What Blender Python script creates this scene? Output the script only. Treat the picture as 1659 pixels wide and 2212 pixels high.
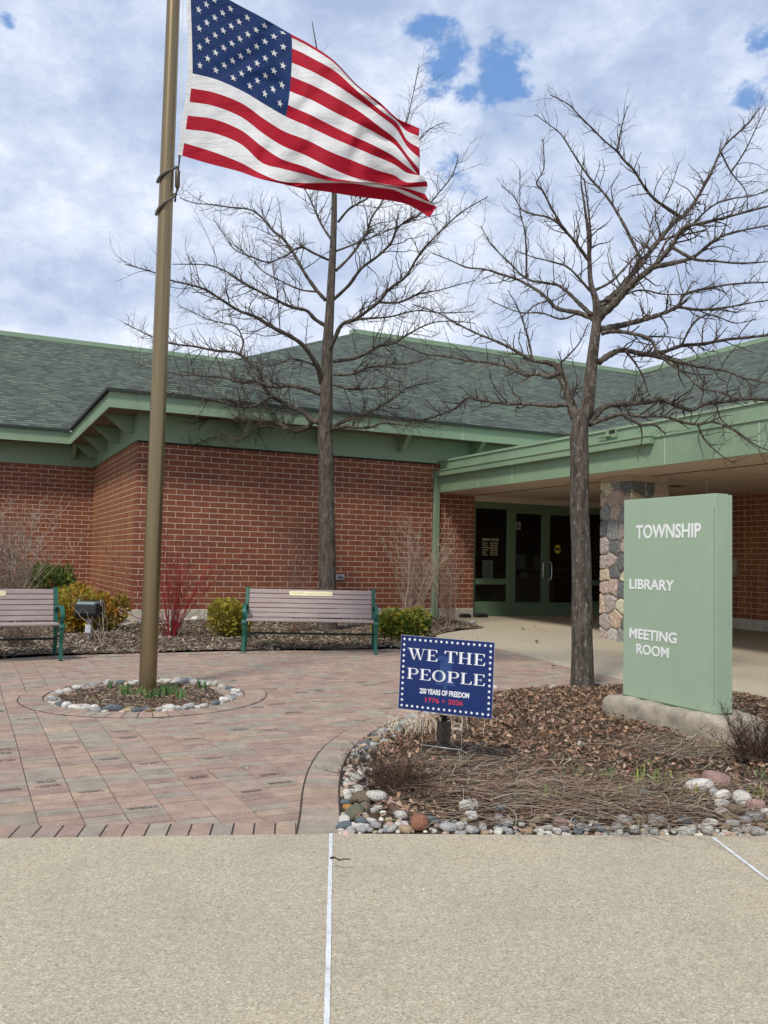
import bpy, math, random
from mathutils import Vector, Matrix, noise
import numpy as np
R = random.Random(7)
rad = math.radians
for o in list(bpy.data.objects): bpy.data.objects.remove(o)
sc = bpy.context.scene
col = sc.collection

# ------------------------------------------------------------------ camera
EYE = Vector((0, 0, 1.37)); PITCH, ROLL = .0557, -.0218
FPX = 3487.1/1.85172                    # focal length in px of a 1659 x 2212 picture
_Rx = Matrix.Rotation(PITCH, 3, 'X'); _Ry = Matrix.Rotation(ROLL, 3, 'Y')
CR = _Rx @ _Ry
cam = bpy.data.cameras.new('camera'); camo = bpy.data.objects.new('camera', cam); col.objects.link(camo)
cam.sensor_fit = 'VERTICAL'; cam.sensor_height = 36; cam.lens = 36*3487.1/4096
cam.clip_end = 3000; cam.clip_start = .05
c0, c1, c2 = CR.col[0], CR.col[1], CR.col[2]
camo.matrix_world = Matrix(((c0.x, c2.x, -c1.x, EYE.x), (c0.y, c2.y, -c1.y, EYE.y), (c0.z, c2.z, -c1.z, EYE.z), (0, 0, 0, 1)))
sc.camera = camo
sc.view_settings.view_transform = 'Standard'; sc.view_settings.look = 'None'
sc.view_settings.gamma = 1; sc.view_settings.exposure = .68

def ray(px, py):
    d = CR @ Vector(((px-829.5)/FPX, 1, -(py-1106)/FPX)); return d/d.y
def at(px, py, Y): return EYE + ray(px, py)*Y
def G(y): return .0115*y                 # the ground rises gently towards the building
def gp(px, py, off=.034):
    d = ray(px, py); t = (off-EYE.z)/(d.z-.0115); return EYE+d*t

# ------------------------------------------------------------------ light
SUN_EL, SUN_AZ = rad(52), rad(205)       # azimuth clockwise from +Y
sunv = Vector((math.sin(SUN_AZ)*math.cos(SUN_EL), math.cos(SUN_AZ)*math.cos(SUN_EL), math.sin(SUN_EL)))
sl = bpy.data.lights.new('sun', 'SUN'); sl.energy = 1.9; sl.angle = rad(9); sl.color = (1, .95, .87)
so = bpy.data.objects.new('sun', sl); col.objects.link(so); so.rotation_euler = sunv.to_track_quat('Z', 'Y').to_euler()

W = bpy.data.worlds.new('World'); sc.world = W; W.use_nodes = True
nt = W.node_tree; nt.nodes.clear()
class N:
    def __init__(s, tree): s.t = tree
    def node(s, typ, **kw):
        n = s.t.nodes.new(typ)
        for k, v in kw.items():
            if k == 'ins':
                for i, x in v.items():
                    if isinstance(x, bpy.types.NodeSocket): s.t.links.new(x, n.inputs[i])
                    else: n.inputs[i].default_value = x
            else: setattr(n, k, v)
        return n
    def m(s, op, a, b=0., c=0.):
        return s.node('ShaderNodeMath', operation=op, ins={0: a, 1: b, 2: c}).outputs[0]
    def vm(s, op, a, b=(0, 0, 0), out=0):
        return s.node('ShaderNodeVectorMath', operation=op, ins={0: a, 1: b}).outputs[out]
    def mix(s, f, a, b, bt='MIX'):
        n = s.node('ShaderNodeMix', data_type='RGBA', blend_type=bt)
        for i, x in ((0, f), (6, a), (7, b)):
            if isinstance(x, bpy.types.NodeSocket): s.t.links.new(x, n.inputs[i])
            elif i == 0: n.inputs[0].default_value = x
            else: n.inputs[i].default_value = (*x, 1) if len(x) == 3 else x
        return n.outputs[2]
    def ramp(s, f, st, interp='LINEAR'):
        n = s.node('ShaderNodeValToRGB', ins={0: f}); cr = n.color_ramp; cr.interpolation = interp
        while len(cr.elements) < len(st): cr.elements.new(.5)
        for e, (p, c) in zip(cr.elements, st):
            e.position = p; e.color = (*c, 1) if not isinstance(c, (int, float)) else (c, c, c, 1)
        return n.outputs[0]
    def noise(s, v, scale, detail=4, rough=.5, out=0, dist=0):
        ins = {'Scale': scale, 'Detail': detail, 'Roughness': rough, 'Distortion': dist}
        if v is not None: ins['Vector'] = v
        return s.node('ShaderNodeTexNoise', ins=ins).outputs[out]
    def sep(s, v): return s.node('ShaderNodeSeparateXYZ', ins={0: v}).outputs
    def comb(s, x, y, z=0.): return s.node('ShaderNodeCombineXYZ', ins={0: x, 1: y, 2: z}).outputs[0]
w = N(nt)
sky = w.node('ShaderNodeTexSky', sky_type='NISHITA', sun_disc=False, sun_elevation=SUN_EL, sun_rotation=SUN_AZ, air_density=1.0, dust_density=.6, ozone_density=2.)
gen = w.node('ShaderNodeTexCoord').outputs['Generated']
gx, gy, gz = w.sep(gen)
den = w.m('ADD', w.m('MAXIMUM', gz, 0.), .16)
uvw = w.comb(w.m('DIVIDE', gx, den), w.m('DIVIDE', gy, den), 0.)
g3 = w.vm('MULTIPLY', gen, (1., 1., 1.55))
n1 = w.noise(g3, 3.4, 14, .60)
n2 = w.noise(w.vm('ADD', g3, (7.3, 2.1, 4.4)), 8.5, 14, .66)
n3 = w.noise(w.vm('ADD', g3, (1.3, 9.1, 2.)), 2.1, 6, .5)
def hole(px, py, r):
    d = (at(px, py, 1)-EYE).normalized()
    dist = w.vm('DISTANCE', gen, tuple(d), out=1)
    dist = w.m('ADD', dist, w.m('MULTIPLY', w.m('SUBTRACT', nh, .5), r*3.0))
    return w.node('ShaderNodeMapRange', interpolation_type='SMOOTHSTEP', ins={0: dist, 1: 0., 2: r*1.0, 3: .95, 4: 0.}).outputs[0]
nh = w.noise(g3, 22., 12, .66)
hs = None
for px, py, r in ((960, 150, .042), (1075, 185, .046), (928, 48, .03), (1010, 195, .034), (1655, 90, .026), (1610, 205, .026), (985, 375, .03), (15, 40, .012)):
    h = hole(px, py, r); hs = h if hs is None else w.m('MAXIMUM', hs, h)
thin = w.m('ADD', w.m('MULTIPLY', w.m('SUBTRACT', n1, .5), 2.2), w.m('MULTIPLY', hs, -1.0))
cover = w.node('ShaderNodeMapRange', interpolation_type='SMOOTHSTEP', ins={0: thin, 1: -1.05, 2: -.15, 3: 0., 4: 1.}).outputs[0]
tone = w.m('ADD', w.m('ADD', w.m('MULTIPLY', n2, .55), w.m('MULTIPLY', n3, .45)), w.m('MULTIPLY', w.m('SUBTRACT', .40, gz), .26))
cloud = w.ramp(tone, [(.40, (2.75, 3.35, 4.7)), (.475, (3.5, 4.1, 5.35)), (.54, (4.5, 5.0, 6.05)), (.60, (5.6, 5.95, 6.7)), (.68, (7.3, 7.45, 7.8))])
skyc = w.mix(w.m('MULTIPLY', cover, .97), w.mix(.65, sky.outputs[0], (1.2, 2.4, 4.9)), cloud)
w.node('ShaderNodeOutputWorld', ins={0: w.node('ShaderNodeBackground', ins={0: skyc, 1: .1}).outputs[0]})

# ------------------------------------------------------------------ materials
MATS = {}
def mat(name, base=(.5, .5, .5), rough=.7, metal=0., spec=.5, fn=None):
    if name in MATS: return MATS[name]
    m = bpy.data.materials.new(name); m.use_nodes = True; t = N(m.node_tree)
    b = m.node_tree.nodes['Principled BSDF']
    b.inputs['Base Color'].default_value = (*base, 1); b.inputs['Roughness'].default_value = rough
    b.inputs['Metallic'].default_value = metal; b.inputs['Specular IOR Level'].default_value = spec
    tc = t.node('ShaderNodeTexCoord')
    if fn:
        r = fn(t, tc.outputs['Object'], b)
        if r is not None: m.node_tree.links.new(r, b.inputs['Base Color'])
    MATS[name] = m; return m
def bump(t, b, h, strength=.3, dist=.01):
    n = t.node('ShaderNodeBump', ins={'Strength': strength, 'Distance': dist, 'Height': h})
    t.t.links.new(n.outputs[0], b.inputs['Normal'])
def vary(c, amt=.12, scale=3., bs=0., bscale=40, dirt=None):
    def f(t, v, b):
        n = t.noise(v, scale, 6, .6)
        lo = tuple(x*(1-amt) for x in c); hi = tuple(min(1, x*(1+amt)) for x in c)
        o = t.ramp(n, [(.3, lo), (.7, hi)])
        if dirt:
            d = t.noise(v, dirt[1], 8, .65)
            o = t.mix(t.node('ShaderNodeMapRange', ins={0: d, 1: .5, 2: .72, 3: 0., 4: dirt[2]}).outputs[0], o, dirt[0])
        if bs: bump(t, b, t.noise(v, bscale, 4, .6), bs, .01)
        return o
    return f
def attr(t): return t.node('ShaderNodeVertexColor', layer_name='Col').outputs[0]
def colattr(mulscale=0., bs=0., bscale=60, speck=None):
    def f(t, v, b):
        c = attr(t)
        if mulscale:
            n = t.ramp(t.noise(v, mulscale, 6, .65), [(.25, .72), (.75, 1.25)])
            c = t.mix(1., c, n, 'MULTIPLY')
        if speck:
            s1 = t.noise(v, speck, 2, .5)
            c = t.mix(t.node('ShaderNodeMapRange', ins={0: s1, 1: .62, 2: .70, 3: 0., 4: .75}).outputs[0], c, (.62, .56, .47))
            s2 = t.noise(t.vm('ADD', v, (3, 1, 5)), speck*.9, 2, .5)
            c = t.mix(t.node('ShaderNodeMapRange', ins={0: s2, 1: .62, 2: .70, 3: 0., 4: .5}).outputs[0], c, (.08, .07, .06))
        if bs: bump(t, b, t.noise(v, bscale, 3, .6), bs, .004)
        return c
    return f

GREEN = (.25, .355, .22)
def paintfn(t, v, b):
    x, y, z = t.sep(v); n = t.noise(v, 1.3, 6, .6); o = t.ramp(n, [(.3, tuple(q*.94 for q in GREEN)), (.7, tuple(q*1.06 for q in GREEN))])
    st = t.noise(t.comb(t.m('MULTIPLY', x, 8.), t.m('MULTIPLY', y, 8.), t.m('MULTIPLY', z, .8)), 1., 7, .7)
    o = t.mix(t.node('ShaderNodeMapRange', ins={0: st, 1: .52, 2: .74, 3: 0., 4: .4}).outputs[0], o, (.19, .25, .155))
    ch = t.noise(v, 2.4, 4, .5); o = t.mix(t.node('ShaderNodeMapRange', ins={0: ch, 1: .55, 2: .75, 3: 0., 4: .4}).outputs[0], o, (.33, .42, .30))
    bump(t, b, t.noise(v, 2.2, 2), .12, .03); return o
paint = mat('green_painted_metal', GREEN, .42, fn=paintfn)
paint_edge = mat('pale_metal_edge', (.48, .58, .44), .4, fn=vary((.48, .58, .44), .08))
frieze_m = mat('green_panel', (.225, .32, .20), .5, fn=vary((.225, .32, .20), .06, 1.1, .03, 25))
door_green = mat('green_door_paint', (.12, .19, .11), .4, fn=vary((.12, .19, .11), .06, 2, .03))
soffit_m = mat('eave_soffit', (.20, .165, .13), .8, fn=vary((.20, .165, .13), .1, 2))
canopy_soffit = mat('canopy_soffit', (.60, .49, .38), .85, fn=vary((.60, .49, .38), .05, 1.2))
black_gap = mat('dark_gap', (.02, .018, .015), .9)
stone_base = mat('stone_base', (.56, .51, .41), .85, fn=vary((.56, .51, .41), .12, 4, .2, 60, ((.25, .22, .17), 5, .5)))
galv = mat('galvanised_metal', (.45, .46, .47), .45, .7, fn=vary((.45, .46, .47), .15, 14))
steel = mat('brushed_steel', (.62, .62, .6), .28, .95)
blackm = mat('black_plastic', (.018, .019, .02), .45, fn=vary((.02, .021, .022), .2, 20, .1, 80))
white_paint = mat('white_lettering', (.84, .85, .82), .6, fn=vary((.84, .85, .82), .03, 15))
concrete_b = mat('rough_concrete', (.42, .36, .27), .95, fn=vary((.40, .345, .26), .25, 9, .9, 90, ((.17, .15, .12), 6, .6)))

def brick_fn(ax, shift):
    def f(t, v, b):
        x, y, z = t.sep(v)
        h = t.m('ADD', (x if ax == 'x' else y), shift)
        wv = t.comb(h, z, 0.)
        row = t.m('FLOOR', t.m('DIVIDE', z, .1016))
        br = t.node('ShaderNodeTexBrick', offset=.5, ins={'Vector': wv, 'Color1': (0, 0, 0, 1), 'Color2': (1, 1, 1, 1), 'Mortar': (.5, .5, .5, 1), 'Scale': 1., 'Mortar Size': .0058, 'Mortar Smooth': .25, 'Bias': 0., 'Brick Width': .3048, 'Row Height': .1016})
        off = t.m('MULTIPLY', t.m('MODULO', t.m('ABSOLUTE', row), 2.), .1524)
        cx = t.m('FLOOR', t.m('DIVIDE', t.m('ADD', h, off), .3048))
        wn = t.node('ShaderNodeTexWhiteNoise', noise_dimensions='2D', ins={'Vector': t.comb(cx, row)}).outputs[0]
        big = t.noise(v, .55, 4, .6)
        k = t.m('ADD', t.m('MULTIPLY', wn, .55), t.m('MULTIPLY', big, .5))
        c = t.ramp(k, [(.12, (.175, .055, .033)), (.35, (.210, .067, .037)), (.6, (.238, .076, .038)), (.8, (.262, .088, .040)), (.97, (.215, .08, .058))])
        fine = t.ramp(t.noise(v, 70, 5, .7), [(.25, .82), (.75, 1.16)])
        c = t.mix(1., c, fine, 'MULTIPLY')
        if ax == 'y':   # orange streaks running down the side wall
            st = t.noise(t.comb(t.m('MULTIPLY', y, 9.), t.m('MULTIPLY', z, .5)), 1., 4, .6)
            c = t.mix(t.node('ShaderNodeMapRange', ins={0: st, 1: .44, 2: .66, 3: 0., 4: .75}).outputs[0], c, (.40, .17, .05))
        mort = t.ramp(t.noise(v, 12, 4, .6), [(.3, (.52, .40, .29)), (.7, (.69, .56, .42))])
        low = t.node('ShaderNodeMapRange', ins={0: t.noise(v, 3, 6, .7), 1: .58, 2: .8, 3: 0., 4: .25}).outputs[0]
        c = t.mix(br.outputs['Fac'], c, mort)
        c = t.mix(low, c, (.30, .17, .12))
        bump(t, b, t.m('ADD', t.m('MULTIPLY', br.outputs['Fac'], -1.), t.m('MULTIPLY', t.noise(v, 90, 3), .25)), .5, .006)
        return c
    return f
brick_front = mat('brick_front', rough=.75, spec=.3, fn=brick_fn('x', -.0747-.1524))
brick_side = mat('brick_side', rough=.75, spec=.3, fn=brick_fn('y', .05))

def shingle_fn(ax):
    def f(t, v, b):
        x, y, z = t.sep(v)
        a, s = (x, y) if ax == 'x' else (y, x)
        s = t.m('DIVIDE', t.m('MULTIPLY', s, 1.108), .145)
        row = t.m('FLOOR', s); fr = t.m('FRACT', s)
        rr = t.node('ShaderNodeTexWhiteNoise', noise_dimensions='1D', ins={'W': row}).outputs[0]
        a2 = t.m('ADD', t.m('DIVIDE', a, .17), t.m('MULTIPLY', rr, 7.3))
        cx = t.m('FLOOR', a2)
        wn = t.node('ShaderNodeTexWhiteNoise', noise_dimensions='2D', ins={'Vector': t.comb(cx, row)}).outputs[0]
        bl = t.noise(t.comb(t.m('MULTIPLY', a, .8), t.m('MULTIPLY', row, .12)), 1.3, 3)
        k = t.m('ADD', t.m('MULTIPLY', wn, .62), t.m('MULTIPLY', bl, .42))
        c = t.ramp(k, [(.2, (.066, .074, .066)), (.42, (.092, .106, .088)), (.60, (.112, .136, .106)), (.75, (.132, .170, .124)), (.92, (.165, .22, .15))])
        gr = t.ramp(t.noise(v, 120, 2), [(.3, .8), (.7, 1.2)])
        c = t.mix(1., c, gr, 'MULTIPLY')
        edge = t.node('ShaderNodeMapRange', ins={0: fr, 1: .60, 2: .84, 3: 0., 4: .95}).outputs[0]  # row-edge shadow put into the colour, like a laminated shingle's printed shadow line
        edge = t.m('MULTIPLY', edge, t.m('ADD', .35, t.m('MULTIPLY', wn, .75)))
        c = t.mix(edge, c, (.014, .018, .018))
        bump(t, b, t.m('ADD', t.m('MULTIPLY', fr, -1.), t.m('MULTIPLY', wn, .5)), .7, .02)
        return c
    return f
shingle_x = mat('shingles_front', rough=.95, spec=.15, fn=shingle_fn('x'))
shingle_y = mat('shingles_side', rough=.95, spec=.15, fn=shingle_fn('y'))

def aggregate(t, v, b):
    big = t.noise(v, .7, 5, .6)
    vo = t.node('ShaderNodeTexVoronoi', feature='F1', ins={'Vector': v, 'Scale': 190., 'Randomness': 1.})
    rnd = t.sep(vo.outputs['Color'])[0]
    c = t.ramp(rnd, [(0., (.29, .245, .18)), (.2, (.405, .350, .258)), (.6, (.46, .402, .298)), (.9, (.52, .462, .35)), (1., (.66, .60, .47))])
    mid = t.noise(v, 34, 6, .75)
    c = t.mix(1., c, t.ramp(mid, [(.28, .84), (.72, 1.12)]), 'MULTIPLY')
    c = t.mix(1., c, t.ramp(big, [(.3, (.93, .92, .92)), (.7, (1.07, 1.05, .98))]), 'MULTIPLY')
    c = t.mix(t.node('ShaderNodeMapRange', ins={0: t.noise(v, 1.7, 8, .72), 1: .52, 2: .72, 3: 0., 4: .38}).outputs[0], c, (.27, .235, .175))
    c = t.mix(t.node('ShaderNodeMapRange', ins={0: t.noise(v, 7., 5, .6), 1: .64, 2: .72, 3: 0., 4: .22}).outputs[0], c, (.22, .19, .14))
    bump(t, b, t.m('ADD', vo.outputs['Distance'], t.m('MULTIPLY', t.noise(v, 60, 3), .4)), .35, .004)
    return c
concrete = mat('exposed_aggregate_concrete', rough=.9, spec=.25, fn=aggregate)
def soilfn(t, v, b):
    n = t.noise(v, 35, 8, .75); n_b = t.noise(v, 3, 4)
    c = t.ramp(n, [(.3, (.035, .024, .016)), (.48, (.12, .085, .055)), (.6, (.20, .15, .10)), (.75, (.36, .30, .22))])
    c = t.mix(t.node('ShaderNodeMapRange', ins={0: n_b, 1: .4, 2: .65, 3: 0., 4: .6}).outputs[0], c, (.13, .09, .058))
    bump(t, b, n, 1., .03); return c
soil = mat('mulch_soil', rough=1., spec=.1, fn=soilfn)
scatter_m = mat('plant_litter', rough=.9, spec=.2, fn=colattr())
paver_m = mat('clay_pavers', rough=.88, spec=.25, fn=colattr(9, .5, 120, 140))
joint_m = mat('paver_joint_sand', (.05, .038, .03), 1., fn=vary((.05, .038, .03), .3, 20, .4, 90))
caulk = mat('white_joint_sealant', (.70, .71, .70), .6, fn=vary((.70, .71, .70), .1, 18, .2, 60, ((.38, .35, .29), 22, .7)))

# ------------------------------------------------------------------ mesh helpers
class MB:
    def __init__(s): s.v = []; s.f = []; s.c = []; s.mi = []; s.cur = 0
    def face(s, pts, c=None):
        n = len(s.v); s.v += [tuple(p) for p in pts]; s.f.append(tuple(range(n, n+len(pts)))); s.c.append(c); s.mi.append(s.cur)
    def add(s, vs, fs, c=None):
        n = len(s.v); s.v += [tuple(p) for p in vs]
        for f in fs: s.f.append(tuple(i+n for i in f)); s.c.append(c); s.mi.append(s.cur)
    def box(s, a, b, c=None, M=None):
        x0, y0, z0 = a; x1, y1, z1 = b
        vs = [(x0, y0, z0), (x1, y0, z0), (x1, y1, z0), (x0, y1, z0), (x0, y0, z1), (x1, y0, z1), (x1, y1, z1), (x0, y1, z1)]
        if M: vs = [M @ Vector(v) for v in vs]
        s.add(vs, [(0, 3, 2, 1), (4, 5, 6, 7), (0, 1, 5, 4), (1, 2, 6, 5), (2, 3, 7, 6), (3, 0, 4, 7)], c)
    def prism(s, poly, d, M=None, c=None):     # poly in xy, extruded along z by d
        n = len(poly)
        vs = [Vector((x, y, 0)) for x, y in poly]+[Vector((x, y, d)) for x, y in poly]
        if M: vs = [M @ v for v in vs]
        s.add(vs, [tuple(range(n))[::-1], tuple(range(n, 2*n))]+[(i, (i+1) % n, n+(i+1) % n, n+i) for i in range(n)], c)
    def tube(s, pts, rs, n=6, c=None, cap=True):
        pts = [Vector(p) for p in pts]; m = len(pts)
        if isinstance(rs, (int, float)): rs = [rs]*m
        k0 = len(s.v); up = Vector((.31, .17, .93))
        for i, p in enumerate(pts):
            t = (pts[min(i+1, m-1)]-pts[max(i-1, 0)])
            t = t.normalized() if t.length > 1e-9 else Vector((0, 0, 1))
            a = t.cross(up)
            if a.length < .05: a = t.cross(Vector((1, 0, 0)))
            a.normalize(); b = t.cross(a)
            for j in range(n):
                g = 2*math.pi*j/n; q = p+(a*math.cos(g)+b*math.sin(g))*rs[i]; s.v.append((q.x, q.y, q.z))
        for i in range(m-1):
            for j in range(n):
                s.f.append((k0+i*n+j, k0+i*n+(j+1) % n, k0+(i+1)*n+(j+1) % n, k0+(i+1)*n+j)); s.c.append(c); s.mi.append(s.cur)
        if cap and n > 2:
            s.f.append(tuple(k0+j for j in range(n))[::-1]); s.c.append(c); s.mi.append(s.cur)
            s.f.append(tuple(k0+(m-1)*n+j for j in range(n))); s.c.append(c); s.mi.append(s.cur)
    def lathe(s, prof, n=16, M=None, c=None):
        k0 = len(s.v)
        for r_, z in prof:
            for j in range(n):
                g = 2*math.pi*j/n; q = Vector((r_*math.cos(g), r_*math.sin(g), z)); q = M @ q if M else q; s.v.append(tuple(q))
        for i in range(len(prof)-1):
            for j in range(n): s.f.append((k0+i*n+j, k0+i*n+(j+1) % n, k0+(i+1)*n+(j+1) % n, k0+(i+1)*n+j)); s.c.append(c); s.mi.append(s.cur)
    def build(s, name, mats, parent=None, smooth=False, bevel=0, world=False, **tg):
        me = bpy.data.meshes.new(name); 
        vs = s.v
        o = bpy.data.objects.new(name, me)
        if parent is not None:
            o.parent = parent
            if world:
                inv = MW(parent).inverted(); vs = [tuple(inv @ Vector(v)) for v in vs]
        me.from_pydata(vs, [], s.f)
        if not isinstance(mats, (list, tuple)): mats = [mats]
        for m in mats: me.materials.append(m)
        if any(s.mi): me.polygons.foreach_set('material_index', s.mi)
        if any(c is not None for c in s.c):
            ca = me.color_attributes.new('Col', 'FLOAT_COLOR', 'CORNER')
            arr = np.empty((len(me.loops), 4), dtype=np.float32); i = 0
            for f, c in zip(s.f, s.c):
                k = len(f); arr[i:i+k] = (*(c or (1, 1, 1)), 1); i += k
            ca.data.foreach_set('color', arr.ravel())
        if smooth: me.shade_smooth()
        if bevel:
            bm = o.modifiers.new('bevel', 'BEVEL'); bm.width = bevel; bm.segments = 2; bm.limit_method = 'ANGLE'
        me.update(); col.objects.link(o)
        if tg: tag(o, **tg)
        return o
def MW(o):
    m = Matrix.Translation(o.location) @ o.rotation_euler.to_matrix().to_4x4()
    return (MW(o.parent) @ m) if o.parent else m
def tag(o, label=None, cat=None, group=None, kind=None):
    if label: o['label'] = label
    if cat: o['category'] = cat
    if group: o['group'] = group
    if kind: o['kind'] = kind
    return o
def empty(name, loc, rz=0, **tg):
    o = bpy.data.objects.new(name, None); o.location = loc; o.rotation_euler = (0, 0, rz); o.empty_display_size = .1
    col.objects.link(o)
    return tag(o, **tg)
def copy_tree(o, parent=None):
    kids = list(o.children); c = o.copy(); col.objects.link(c); c.parent = parent
    for ch in kids: copy_tree(ch, c)
    return c
def frame(o, x, up):     # matrix: local x -> x, local y -> up, local z -> x cross up
    x = Vector(x).normalized(); up = Vector(up).normalized(); z = x.cross(up)
    return Matrix(((x.x, up.x, z.x, o[0]), (x.y, up.y, z.y, o[1]), (x.z, up.z, z.z, o[2]), (0, 0, 0, 1)))
def text(name, s, size, m, parent, M, xs=1., bold=0., ext=.001, align='LEFT', space=1.):
    cu = bpy.data.curves.new('t', 'FONT'); cu.body = s; cu.size = size; cu.offset = bold; cu.extrude = ext
    cu.align_x = align; cu.space_character = space; cu.resolution_u = 3
    tmp = bpy.data.objects.new('t', cu); col.objects.link(tmp)
    me = bpy.data.meshes.new_from_object(tmp); bpy.data.objects.remove(tmp)
    me.transform(M @ Matrix.Diagonal((xs, 1, 1, 1))); me.materials.clear(); me.materials.append(m); me.name = name
    o = bpy.data.objects.new(name, me); col.objects.link(o); o.parent = parent
    return o
def catmull(P, n):
    P = [Vector(p) for p in P]; out = []
    for i in range(len(P)-1):
        p0 = P[max(i-1, 0)]; p1 = P[i]; p2 = P[i+1]; p3 = P[min(i+2, len(P)-1)]
        for k in range(n):
            t = k/n
            out.append(.5*((2*p1)+(-p0+p2)*t+(2*p0-5*p1+4*p2-p3)*t*t+(-p0+3*p1-3*p2+p3)*t**3))
    out.append(P[-1]); return out

# ------------------------------------------------------------------ building frame
TH = .4524
O = Vector((-4.308, 15.136, EYE.z-.9422))
U = Vector((math.cos(TH), math.sin(TH), 0)); V = Vector((-math.sin(TH), math.cos(TH), 0)); K = Vector((0, 0, 1))
def uvh(P): q = P-O; return Vector((q.dot(U), q.dot(V), q.dot(K)))
def B(u, v, h): return O+U*u+V*v+K*h
def onu(px, py, u):
    d = ray(px, py); t = (B(u, 0, 0)-EYE).dot(U)/d.dot(U); return uvh(EYE+d*t)
def onv(px, py, v):
    d = ray(px, py); t = (B(0, v, 0)-EYE).dot(V)/d.dot(V); return uvh(EYE+d*t)
bld = empty('library_building', O, TH, label='low brick library building with green fascia and green shingle roof', cat='building')
def part(name, mb, m, parent=bld, **k): return mb.build(name, m, parent, **k)

HT = 2.946; SOF = 3.42; A_ = .61; VL = 5.5735; UE = 6.885; UR = 10.55
# brick walls
m = MB(); m.box((0, 0, 0), (UE, .3, HT)); part('brick_wall', m, brick_front)
m = MB(); m.box((0.002, .302, 0), (.3, VL-.002, HT)); part('brick_wall', m, brick_side)
m = MB(); m.box((-16, VL, 0), (.3, VL+.3, HT)); part('brick_wall', m, brick_front)
m = MB(); m.box((UR, -15, 0), (UR+.3, .6, 2.36)); part('brick_wall', m, brick_side)
# stone base courses
def base_run(a, b, axis, pos, sgn=-1, z0=-.55):
    m = MB(); L = b-a; n = max(1, round(L/.92)); d = .022
    for i in range(n):
        x0 = a+L*i/n+.003; x1 = a+L*(i+1)/n-.003
        for (h0, h1) in ((z0, -.207), (-.2, 0.0)):
            if axis == 'x': m.box((x0, pos-d, h0), (x1, pos+.2, h1))
            else: m.box((pos-d, x0, h0), (pos+.2, x1, h1))
    o = part('stone_base', m, stone_base, bevel=.006)
base_run(-.022, UE, 'x', 0); base_run(.21, VL-.03, 'y', 0); base_run(-16, -.03, 'x', VL); base_run(-15, -.4, 'y', UR)
# frieze
m = MB(); m.box((-.035, -.035, HT), (UR, .1, SOF)); m.box((-.035, .1, HT), (.1, VL-.035, SOF)); m.box((-16, VL-.035, HT), (.1, VL+.1, SOF))
for i in range(8): m.box((-.02+i*1.22, -.039, HT), (-.016+i*1.22, -.03, SOF))
part('frieze', m, frieze_m)
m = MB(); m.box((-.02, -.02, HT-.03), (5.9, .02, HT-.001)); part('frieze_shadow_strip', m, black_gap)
# soffit
E0 = -A_+.02
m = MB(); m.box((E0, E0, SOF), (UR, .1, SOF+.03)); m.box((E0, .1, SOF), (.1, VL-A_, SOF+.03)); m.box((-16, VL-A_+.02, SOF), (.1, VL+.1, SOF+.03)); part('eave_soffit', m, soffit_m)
# fascia (front, side, left)
FB, FT = 3.385, 3.66
m = MB(); m.box((-A_, -A_, FB), (9.94, -A_+.03, FT)); part('fascia', m, paint)
m = MB(); m.box((-A_, -A_+.031, FB), (-A_+.03, VL-A_, FT)); part('fascia', m, paint)
m = MB(); m.box((-16, VL-A_, FB), (-A_-.001, VL-A_+.03, FT)); part('fascia', m, paint)
m = MB(); m.box((9.94, -15, FB), (9.97, -A_-.001, FT)); part('fascia', m, paint)
m = MB()
for a, b in (((3.1, -A_-.004, FB), (3.112, -A_+.001, FT)), ((6.2, -A_-.004, FB), (6.212, -A_+.001, FT)), ((-5.2, VL-A_-.004, FB), (-5.188, VL-A_+.001, FT)), ((-A_-.004, 3.6, FB), (-A_+.001, 3.612, FT))):
    m = MB(); m.box(a, b); part('fascia_joint', m, paint_edge)
# brackets under the eaves
def bracket(M):
    m = MB(); th = .09
    m.prism([(0, 0), (-.50, 0), (-.14, -.30), (0, -.30)], th, M)
    part('eave_bracket', m, frieze_m, bevel=.004)
z3 = lambda x, y: ((x/2.765)/1.85172, (1500+y/2.765)/1.85172)
for (x, y) in ((1470, 670), (1310, 778), (1175, 855), (1065, 938)):
    q = onu(*z3(x, y), -.035)
    bracket(Matrix(((1, 0, 0, -.036), (0, 0, 1, q.y-.045), (0, 1, 0, SOF-.001), (0, 0, 0, 1))))
for q in (onv(862, 985, -.035), onv(688, 975, -.035), onv(523, 960, -.035), onv(1020, 985, -.035)):
    bracket(Matrix(((0, 0, 1, q.x-.045), (1, 0, 0, -.036), (0, 1, 0, SOF-.001), (0, 0, 0, 1))))
qs = onv(*z3(800, 960), VL-.035)
for k in range(8):
    bracket(Matrix(((0, 0, 1, qs.x-.045-1.83*k), (1, 0, 0, VL-.036), (0, 1, 0, SOF-.001), (0, 0, 0, 1))))
# roofs
SL = .478; e = A_+.05; RH = 3.70; RV = 7.218
def zr(d): return RH+SL*d
hr = zr(RV+e); ur = 9.94-.05+(RV+e)
roof = empty('roof', (0, 0, 0)); roof.parent = bld
def slab(name, top, mt, th=.045):
    m = MB(); n = len(top); m.face(top); m.face([(a, b, c-th) for a, b, c in top][::-1])
    for i in range(n):
        a = top[i]; b = top[(i+1) % n]; m.face([a, (a[0], a[1], a[2]-th), (b[0], b[1], b[2]-th), b][::-1])
    return part(name, m, mt, roof)
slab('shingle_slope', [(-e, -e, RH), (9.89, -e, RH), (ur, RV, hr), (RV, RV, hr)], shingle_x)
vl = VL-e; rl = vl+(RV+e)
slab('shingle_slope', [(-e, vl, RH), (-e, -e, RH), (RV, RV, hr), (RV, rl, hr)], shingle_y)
slab('shingle_slope', [(-16, vl, RH), (-e, vl, RH), (RV, rl, hr), (-16, rl, hr)], shingle_x)
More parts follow.
